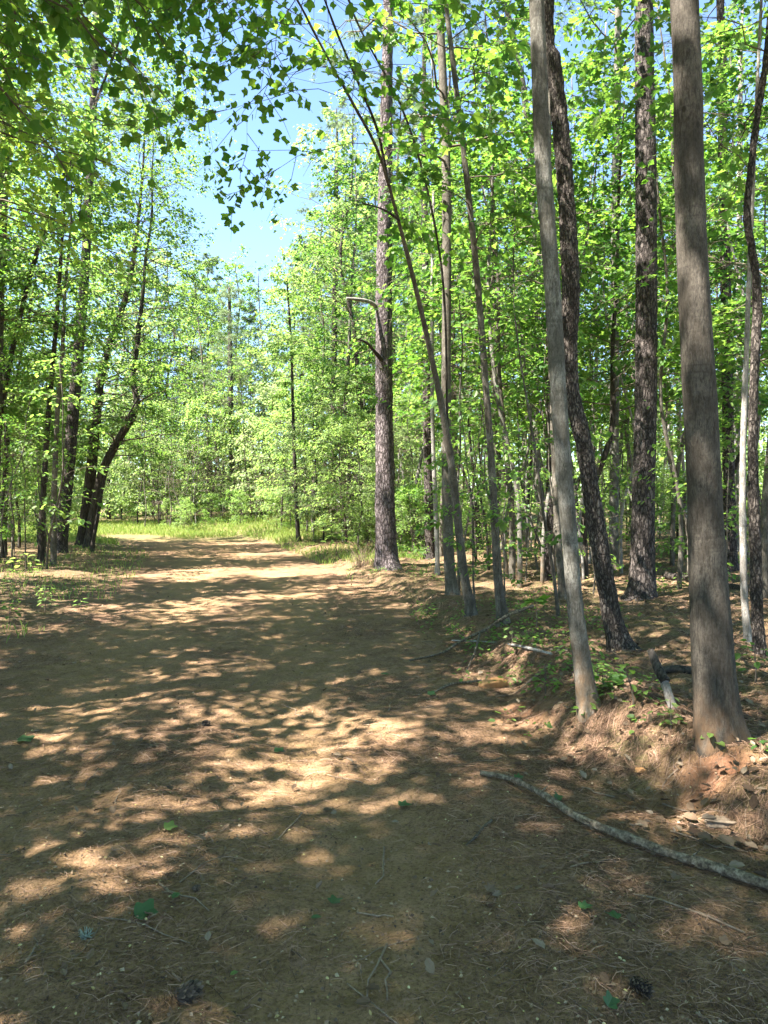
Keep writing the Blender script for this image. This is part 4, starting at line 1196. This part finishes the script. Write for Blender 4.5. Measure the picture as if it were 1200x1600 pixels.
M['debris'] = simple_mat('bark and leaf crumbs', [(0.0, (0.05, 0.036, 0.026)), (0.45, (0.13, 0.09, 0.058)), (0.8, (0.24, 0.17, 0.105)), (1.0, (0.36, 0.28, 0.18))], 30, 0, attr=True)
litter(22000, 1.9, 10, 19, lambda x, y: np.clip(.55 + .5 * vnoise(x * 2.2, y * 2.2, seed=73), .1, 1), .005, .02, 'far', 'ground_debris', M['debris'], 'small brown crumbs of bark and leaf on the track', 'debris', .6, .006)


def weed_dens(x, y):
    p = off_path(x, y) * (vnoise(x * .9, y * .9, seed=81) > .0)
    return np.where(x > 0, p * .8, p)


x, y, r = scatter(3800, 4.2, 26, 10, weed_dens)
n = 9
cx, cyy = np.repeat(x, n), np.repeat(y, n)
hh = r.uniform(.02, .13, len(cx)); aa = r.uniform(0, 6.283, len(cx)); ro = r.uniform(.01, .09, len(cx))
lx, ly = cx + np.cos(aa) * ro, cyy + np.sin(aa) * ro
mb = MB()
add_leaves(mb, (np.c_[lx, ly, ground_z(lx, ly) + hh], np.c_[np.cos(aa), np.sin(aa), r.normal(-.1, .3, len(aa))], r.normal(0, .3, (len(aa), 3)) + np.array([0, 0, 1.0]), r.uniform(.025, .06, len(aa))), 'oval', 0, r)
tag(obj('undergrowth', mb.mesh('undergrowth', [M['leaf_fine']])), 'low green weeds covering patches of the forest floor', 'undergrowth', kind='stuff')

# twigs
x, y, r = scatter(420, 2.0, 16, 12, lambda x, y: .35 + .6 * off_path(x, y))
mb = MB()
for xx, yy in zip(x, y):
    L = r.uniform(.08, .4); a = r.uniform(0, 6.283); q = np.linspace(0, 1, 5)
    wx = xx + np.cos(a) * L * q + r.normal(0, .012, 5); wy = yy + np.sin(a) * L * q + r.normal(0, .012, 5)
    rad = r.uniform(.0018, .005)
    add_tube(mb, np.c_[wx, wy, ground_z(wx, wy) + rad + .003], rad * np.linspace(1, .6, 5), 5, 0, cap=True, rnd=r.random())
tag(obj('twig_litter', mb.mesh('twig_litter', [M['deadwood']])), 'thin broken twigs scattered over track and bank', 'twigs', kind='stuff')

# ------------------------------------------------------------------ single things on the ground
def ground_line(pts, lift=0.0):
    return np.array([ground_hit(px, py) + np.array([0, 0, lift if np.isscalar(lift) else 0]) for px, py in pts])


def stick(name, label, pts, r0, r1, material, cat='stick', n=90, k=12, amp=.003, lifts=None, knots=0, seed=1, straight=False):
    W = ground_line(pts)
    W[:, 2] += np.linspace(r0, r1, len(W)) * .75 + (np.array(lifts) if lifts is not None else 0)
    if straight: W[:, 2] = np.linspace(W[0, 2], W[-2, 2], len(W)) + .012
    C = spline(W, n); g = C[0].copy()
    q = np.linspace(0, 1, n)
    R = r0 + (r1 - r0) * q
    r = np.random.default_rng(seed)
    for j in range(knots): R = R * (1 + .22 * np.exp(-((q - r.uniform(.05, .95)) / .012) ** 2))
    mb = MB(); add_tube(mb, C - g, R, k, 0, bark_disp('smooth', seed, amp * 2))
    o = obj(name, mb.mesh(name, [material]), loc=g)
    tag(o, label, cat)
    return o, C - g


sk, SC = stick('fallen_branch', 'long grey bent stick lying across the lower right of the track',
      [(751, 1223), (800, 1232), (850, 1257), (900, 1290), (950, 1312), (1000, 1330), (1050, 1348), (1100, 1362), (1150, 1378), (1200, 1393), (1262, 1408)],
      .015, .021, M['stick_grey'], n=160, k=16, knots=7, seed=3, amp=.0025, straight=True)
for q_, dx_, dy_, dz_ in ((38, .05, .045, .03), (74, -.03, -.05, .028), (118, .06, .02, .035)):
    stub(sk, 'side_twig', [SC[q_], SC[q_] + np.array([dx_, dy_, dz_]) * .6, SC[q_] + np.array([dx_ * 1.3, dy_, dz_ * 1.3])], [.007, .005, .003], M['stick_grey'], 6)
o, C = stick('fallen_branch', 'forked brown branch leaning over the weeds below the slim trees',
             [(640, 1034), (690, 1026), (720, 1014), (760, 1000), (795, 985), (832, 972)], .012, .02, M['stick_grey'], lifts=[0, .02, .05, .1, .14, .16], seed=4)
g = np.array(o.location)
W = np.array([C[52] + g, ground_hit(742, 1030) + [0, 0, .06], ground_hit(728, 1052) + [0, 0, .01]]) - g
stub(o, 'fork', W, [.014, .011, .007], M['twig'])
stick('fallen_branch', 'pale thin straight branch lying behind the forked branch', [(706, 1006), (760, 1012), (810, 1018), (862, 1031)], .009, .014, M['bark_pale'], lifts=[.02, .05, .05, .02], seed=5)
stick('stick', 'short dark stick pointing left from the orange stone', [(672, 1088), (700, 1078), (725, 1073), (752, 1071)], .01, .014, M['stick_grey'], lifts=[0, .01, .02, .02], seed=6)
stick('stick', 'thin pale twig right of the orange stone', [(775, 1094), (805, 1086), (835, 1066), (862, 1044)], .005, .008, M['deadwood'], lifts=[0, .01, .03, .02], seed=7)
stick('stick', 'short brown stick lying flat left of the long grey stick', [(729, 1322), (742, 1308), (754, 1297), (768, 1285)], .006, .008, M['twig'], seed=8)
stick('log', 'thin dark log lying behind the thickest trunk', [(1030, 1052), (1060, 1056), (1092, 1058), (1130, 1062)], .03, .035, M['bark_dark'], cat='log', seed=9)
stick('log', 'long mossy log on the ground deep in the wood near the right edge', [(1040, 905), (1090, 915), (1140, 922), (1215, 935)], .07, .06, M['bark_rough'], cat='log', seed=10)
stick('log', 'fallen dark log in the wood right of the big pine', [(626, 845), (650, 852), (672, 862)], .12, .09, M['bark_dark'], cat='log', lifts=[.5, .25, .05], seed=13)

# broken leaning piece behind the bank
b0 = ground_hit(1056, 1110); top = at(1016, 1016, b0[1] + .25)
mbq = np.array([[*b0, .03], [*((b0 * .6 + top * .4)), .028], [*((b0 * .35 + top * .65)), .03], [*top, .022]])
root = obj('broken_branch', None, loc=b0)
tag(root, 'broken branch propped upright left of the thickest trunk, pale below and dark above', 'branch')
stub(root, 'wood', [mbq[0, :3] - b0 - [0, 0, .05], mbq[1, :3] - b0, mbq[2, :3] - b0], [.03, .027, .028], M['bark_pale'])
stub(root, 'bark', [mbq[1, :3] - b0 + [0, -.003, .02], mbq[2, :3] - b0, mbq[3, :3] - b0], [.031, .032, .022], M['bark_dark'])


def lumpy(n1, n2, sc, seed, amp, box=1.0):
    """rounded stone: super-ellipsoid with noise"""
    th = np.linspace(0, 2 * np.pi, n1, endpoint=False); ph = np.linspace(-np.pi / 2, np.pi / 2, n2)
    TH, PH = np.meshgrid(th, ph)
    f = lambda a: np.sign(a) * np.abs(a) ** box
    X = f(np.cos(PH)) * f(np.cos(TH)); Y = f(np.cos(PH)) * f(np.sin(TH)); Z = f(np.sin(PH))
    k = 1 + amp * fbm(X * 1.4 + 5, Y * 1.4, Z * 1.4, seed, 3)
    V = np.stack([X * k * sc[0], Y * k * sc[1], Z * k * sc[2]], -1).reshape(-1, 3)
    i = np.arange(n2 - 1)[:, None] * n1; j = np.arange(n1)[None]
    return V, np.stack([i + j, i + (j + 1) % n1, i + n1 + (j + 1) % n1, i + n1 + j], -1).reshape(-1, 4)


def lump(name, label, cat, px, py, sc, rz, material, seed, amp=.2, box=.6, tilt=0, lift=.4):
    V, Fa = lumpy(40, 22, sc, seed, amp, box)
    g = ground_hit(px, py)
    o = obj(name, MB().add(V, Fa).mesh(name, [material]), loc=g + np.array([0, 0, sc[2] * lift]), rot=(tilt, 0, rz))
    tag(o, label, cat)
    return o


lump('stone', 'orange clay-coloured oblong stone lying on the edge of the bank', 'stone', 772, 1077, (.125, .05, .045), .42, M['clay_rock'], 3, .22, .6, .15, .7)
lump('wood_chunk', 'flat tan piece of rotten wood among dead leaves at the right edge', 'wood', 1132, 1292, (.085, .03, .018), -.2, M['deadwood'], 5, .3, .6)
lump('stone', 'small pale stone half buried in the bare bank face', 'stone', 1000, 1205, (.03, .022, .015), .3, M['clay_rock'], 6, .25, .8)


def cone_thing(label, px, py, ln, wd, rz, seed):
    r = np.random.default_rng(seed); mb = MB()
    V, Fa = lumpy(12, 9, (ln * .46, wd * .3, wd * .3), seed, .1)
    mb.add(V, Fa, 0, .1)
    n = 90; P = []; D = []; N = []
    for i in range(n):
        t = i / n; a = i * 2.39996
        x = (t - .5) * ln * .92; rr = wd * .27 * math.sin(math.pi * (.12 + .8 * t)) ** .7
        o = np.array([0, math.cos(a), math.sin(a)])
        P.append(np.array([x, 0, 0]) + o * rr); D.append(o + np.array([.75, 0, 0])); N.append(np.array([-.8, 0, 0]) + o)
    add_leaves(mb, (np.array(P), np.array(D), np.array(N), np.full(n, wd * .34) * r.uniform(.8, 1.2, n)), 'oval', 0, r)
    g = ground_hit(px, py)
    tag(obj('pine_cone', mb.mesh('pine_cone', [M['cone']]), loc=g + np.array([0, 0, wd * .32]), rot=(0, .1, rz)), label, 'pine cone')


cone_thing('dark open pine cone at the bottom edge left of centre', 292, 1568, .085, .062, .9, 1)
cone_thing('dark pine cone at the bottom edge on the right half of the track', 1000, 1552, .075, .05, -.8, 2)
cone_thing('small dark pine cone in the middle of the shaded track', 321, 1134, .06, .05, .2, 3)
cone_thing('tiny black pine cone near the dark green fallen leaf', 306, 1397, .035, .026, .6, 4)

# grey-green lichen tuft
r = np.random.default_rng(33); mb = MB()
for i in range(46):
    a = r.uniform(0, 6.283); e = r.uniform(.1, 1.2); L = r.uniform(.015, .042)
    d = np.array([math.cos(a) * math.cos(e), math.sin(a) * math.cos(e), math.sin(e)])
    q = np.linspace(0, 1, 4)[:, None]
    add_tube(mb, q * L * d + r.normal(0, .002, (4, 3)), np.array([.0026, .002, .0018, .0008]), 4, 0)
tag(obj('lichen_tuft', mb.mesh('lichen_tuft', [M['lichen']]), loc=ground_hit(134, 1468) + np.array([0, 0, .004])), 'grey-green lichen tuft lying on the track at lower left', 'lichen')

# fallen leaves that can be told apart
LEAFM = {}
for q, tm in enumerate(('tulip', 'maple', 'oval', 'curl')):
    for mn in ('leaf_fallen', 'dead_leaf', 'leaf_young'):
        mb = MB(); add_leaves(mb, (np.zeros((1, 3)), np.array([[1.0, 0, 0]]), np.array([[0, 0, 1.0]]), np.ones(1)), tm, 0, np.random.default_rng(q + 40))
        LEAFM[tm, mn] = mb.mesh('fallen_leaf', [M[mn]])
        LEAFM[tm, mn].attributes['rnd'].data.foreach_set('value', [.45 if mn == 'dead_leaf' else .35] * len(LEAFM[tm, mn].polygons))


def fallen(label, px, py, size, rz, tm, mn, tilt=.12):
    g = ground_hit(px, py)
    o = obj('fallen_leaf', LEAFM[tm, mn], loc=g + np.array([-math.cos(rz) * size * .5, -math.sin(rz) * size * .5, .016]), rot=(tilt, -tilt * .6, rz), sc=size)
    tag(o, label, 'leaf')


fallen('large dark green lobed leaf lying at lower left of the track', 229, 1440, .085, .5, 'tulip', 'leaf_fallen', .35)
fallen('small green leaf just right above the large dark green leaf', 275, 1411, .05, 1.3, 'oval', 'leaf_fallen')
fallen('light yellow-green leaf beside the largest sun patch', 267, 1305, .06, .7, 'tulip', 'leaf_young', .3)
fallen('bright green leaf in shade near the left edge of the track', 40, 1160, .11, .1, 'tulip', 'leaf_fallen')
fallen('small green leaf in the middle of the track, farthest of the centre ones', 437, 1178, .07, .3, 'tulip', 'leaf_fallen')
fallen('grey-green round leaf left of the long stick tip', 634, 1258, .075, .4, 'maple', 'leaf_fallen', .05)
fallen('small green leaf near the bottom centre', 524, 1420, .055, 1.2, 'tulip', 'leaf_fallen')
fallen('tiny green leaf below the bottom centre leaf', 494, 1446, .04, .2, 'oval', 'leaf_fallen')
fallen('dark green leaf at lower right, left one of a close pair', 916, 1432, .055, .3, 'maple', 'leaf_fallen')
fallen('dark green leaf at lower right, right one of a close pair', 957, 1445, .055, 2.0, 'tulip', 'leaf_fallen')
fallen('dark green folded leaf at the bottom edge beside the right pine cone', 955, 1578, .05, .9, 'tulip', 'leaf_fallen', .5)
fallen('green leaf lying at the left end of the short dark stick', 675, 1089, .07, .2, 'tulip', 'leaf_fallen', .3)
fallen('green leaf lying on the track below the forked branch tip', 601, 1058, .08, .1, 'oval', 'leaf_fallen')
fallen('green leaf tucked against the upper end of the long grey stick', 812, 1226, .055, .4, 'maple', 'leaf_fallen', .3)
fallen('grey-green leaf leaning on the middle of the long grey stick', 872, 1254, .055, 1.1, 'tulip', 'leaf_fallen', .5)
fallen('tan curled dead leaf below the long grey stick', 849, 1368, .036, -.2, 'curl', 'dead_leaf', .25)
fallen('pale star-shaped dead leaf lying in the needles right of centre', 768, 1403, .054, .9, 'maple', 'dead_leaf', .3)
fallen('tan dead leaf near the lower right corner', 1134, 1484, .040, .4, 'tulip', 'dead_leaf', .3)
fallen('brown dead leaf under the far right of the long stick', 1056, 1377, .043, .8, 'tulip', 'dead_leaf', .3)
fallen('pale dead leaf close to the right edge below the stick', 1140, 1401, .036, -.3, 'curl', 'dead_leaf', .2)
fallen('small pale green leaf at lower left above the bottom pine cone', 366, 1526, .03, .6, 'oval', 'leaf_young', .2)
fallen('grey dead leaf lying left of the bottom left pine cone', 141, 1505, .036, 1.4, 'curl', 'dead_leaf', .4)
fallen('small grey-green dead leaf right of the light yellow-green leaf', 354, 1305, .032, .7, 'curl', 'dead_leaf', .3)
fallen('pale dead leaf on the track at the left in shade', 152, 1190, .050, .3, 'curl', 'dead_leaf', .3)
fallen('fallen tan leaf on the bright bank beside the pale grey trunk', 870, 1120, .058, .5, 'curl', 'dead_leaf', .3)


def seedling(label, px, py, h, n, size, tm, mn, seed, spread=.12, top=False, lean=(0, 0), cat='seedling'):
    r = np.random.default_rng(seed)
    g = ground_hit(px, py)
    root = obj('seedling', None, loc=g); tag(root, label, cat)
    q = np.linspace(0, 1, 8)
    C = np.c_[lean[0] * q ** 1.5 + .015 * np.sin(q * 5) * h, lean[1] * q ** 1.5, q * h - .01]
    mb = MB(); add_tube(mb, C, (.004 + .008 * h) * (1 - .6 * q), 6, 0)
    obj('stem', mb.mesh('stem', [M['twig']]), root)
    mb = MB(); add_leaves(mb, (np.zeros((1, 3)), np.array([[1.0, 0, 0]]), np.array([[0, 0, 1.0]]), np.ones(1)), tm, 0, r)
    me = mb.mesh('leaf', [M[mn]])
    for i in range(n):
        t = r.uniform(.92, 1.0) if top else .25 + .75 * (i + r.random()) / n
        k = min(int(t * 7), 6); b = C[k] + (C[k + 1] - C[k]) * (t * 7 - k)
        a = i * 2.4 + r.normal(0, .25)
        off = spread * r.uniform(.3, 1.0) * (1.15 - .5 * t if not top else 1)
        o = obj('leaf', me, root, loc=b + np.array([math.cos(a) * off, math.sin(a) * off, off * r.uniform(-.1, .5)]),
                rot=(r.normal(0, .25), r.normal(.15, .2), a), sc=size * r.uniform(.65, 1.2))
    return root


seedling('bright sunlit green seedling on the left verge in front of the trunks', 70, 958, .42, 26, .085, 'oval', 'leaf_young', 1, .13)
seedling('green seedling close to the left edge of the picture', 15, 975, .3, 18, .085, 'oval', 'leaf_fine', 2, .14)
seedling('small seedling at the foot of the left verge, right of the bright one', 126, 952, .16, 9, .07, 'oval', 'leaf_young', 3, .1)
seedling('wide-leaved seedling spreading flat leaves at the left edge under the clump', 40, 900, .5, 16, .16, 'oval', 'leaf_fine', 4, .35)
seedling('umbrella-like seedling with flat broad leaves behind the forked branch', 838, 985, .32, 7, .15, 'tulip', 'leaf_tulip', 5, .05, top=True)
seedling('dense green weed on the bank left of the pale grey trunk foot', 852, 1088, .22, 26, .055, 'oval', 'leaf_fine', 6, .12)
seedling('low green weed tuft below the slim trees by the track edge', 722, 1000, .14, 30, .06, 'oval', 'leaf_fine', 7, .22)
seedling('broad green leaf seedling just right of the pale grey trunk foot', 942, 1085, .12, 6, .1, 'tulip', 'leaf_tulip', 8, .07)
seedling('yellow-green upright weed left of the thickest trunk foot', 1048, 1140, .2, 14, .05, 'oval', 'leaf_young', 9, .05)
seedling('green leafy sprig at the very foot of the thickest trunk', 1112, 1166, .07, 8, .065, 'oval', 'leaf_fine', 10, .05)
seedling('small green sprig on the bank at the right edge', 1188, 1178, .08, 8, .06, 'oval', 'leaf_fine', 11, .06)
seedling('leafy green weed clump right of the thickest trunk at the picture edge', 1180, 1072, .3, 26, .07, 'oval', 'leaf_fine', 12, .2)
seedling('thin dark-stemmed seedling behind the bank right of the pale grey trunk', 990, 1110, .3, 8, .06, 'oval', 'leaf_maple', 13, .1, lean=(-.05, .05))
seedling('leafy seedling at the foot of the dark plated pine', 1012, 925, .4, 22, .1, 'oval', 'leaf_fine', 14, .22)
seedling('seedling with pale leaves hanging over the forked branch', 800, 1010, .2, 10, .06, 'oval', 'leaf_young', 15, .07)
seedling('bright green feathery young plant left of the stumps by the big pine', 525, 862, .9, 34, .22, 'oval', 'leaf_young', 16, .42)
seedling('leafy weed at the left foot of the mound by the slim tan trunk', 668, 962, .16, 18, .07, 'oval', 'leaf_fine', 17, .16)

# dry straw tuft on the mound by the big pine
r = np.random.default_rng(71); mb = MB(); g = ground_hit(566, 886)
for i in range(60):
    a = r.uniform(0, 6.283); L = r.uniform(.25, .75); q = np.linspace(0, 1, 4)[:, None]
    b = np.array([r.normal(0, .12), r.normal(0, .12), 0])
    d = np.array([math.cos(a) * .25, math.sin(a) * .25, 1.0])
    add_tube(mb, b + q * L * d + q ** 2 * np.array([math.cos(a), math.sin(a), -.3]) * .25 * L, np.array([.006, .005, .004, .002]), 3, 0, cap=False)
tag(obj('dry_grass_tuft', mb.mesh('dry_grass_tuft', [M['deadwood']]), loc=g), 'tall tuft of pale dry straw left of the big pine foot', 'dry grass')
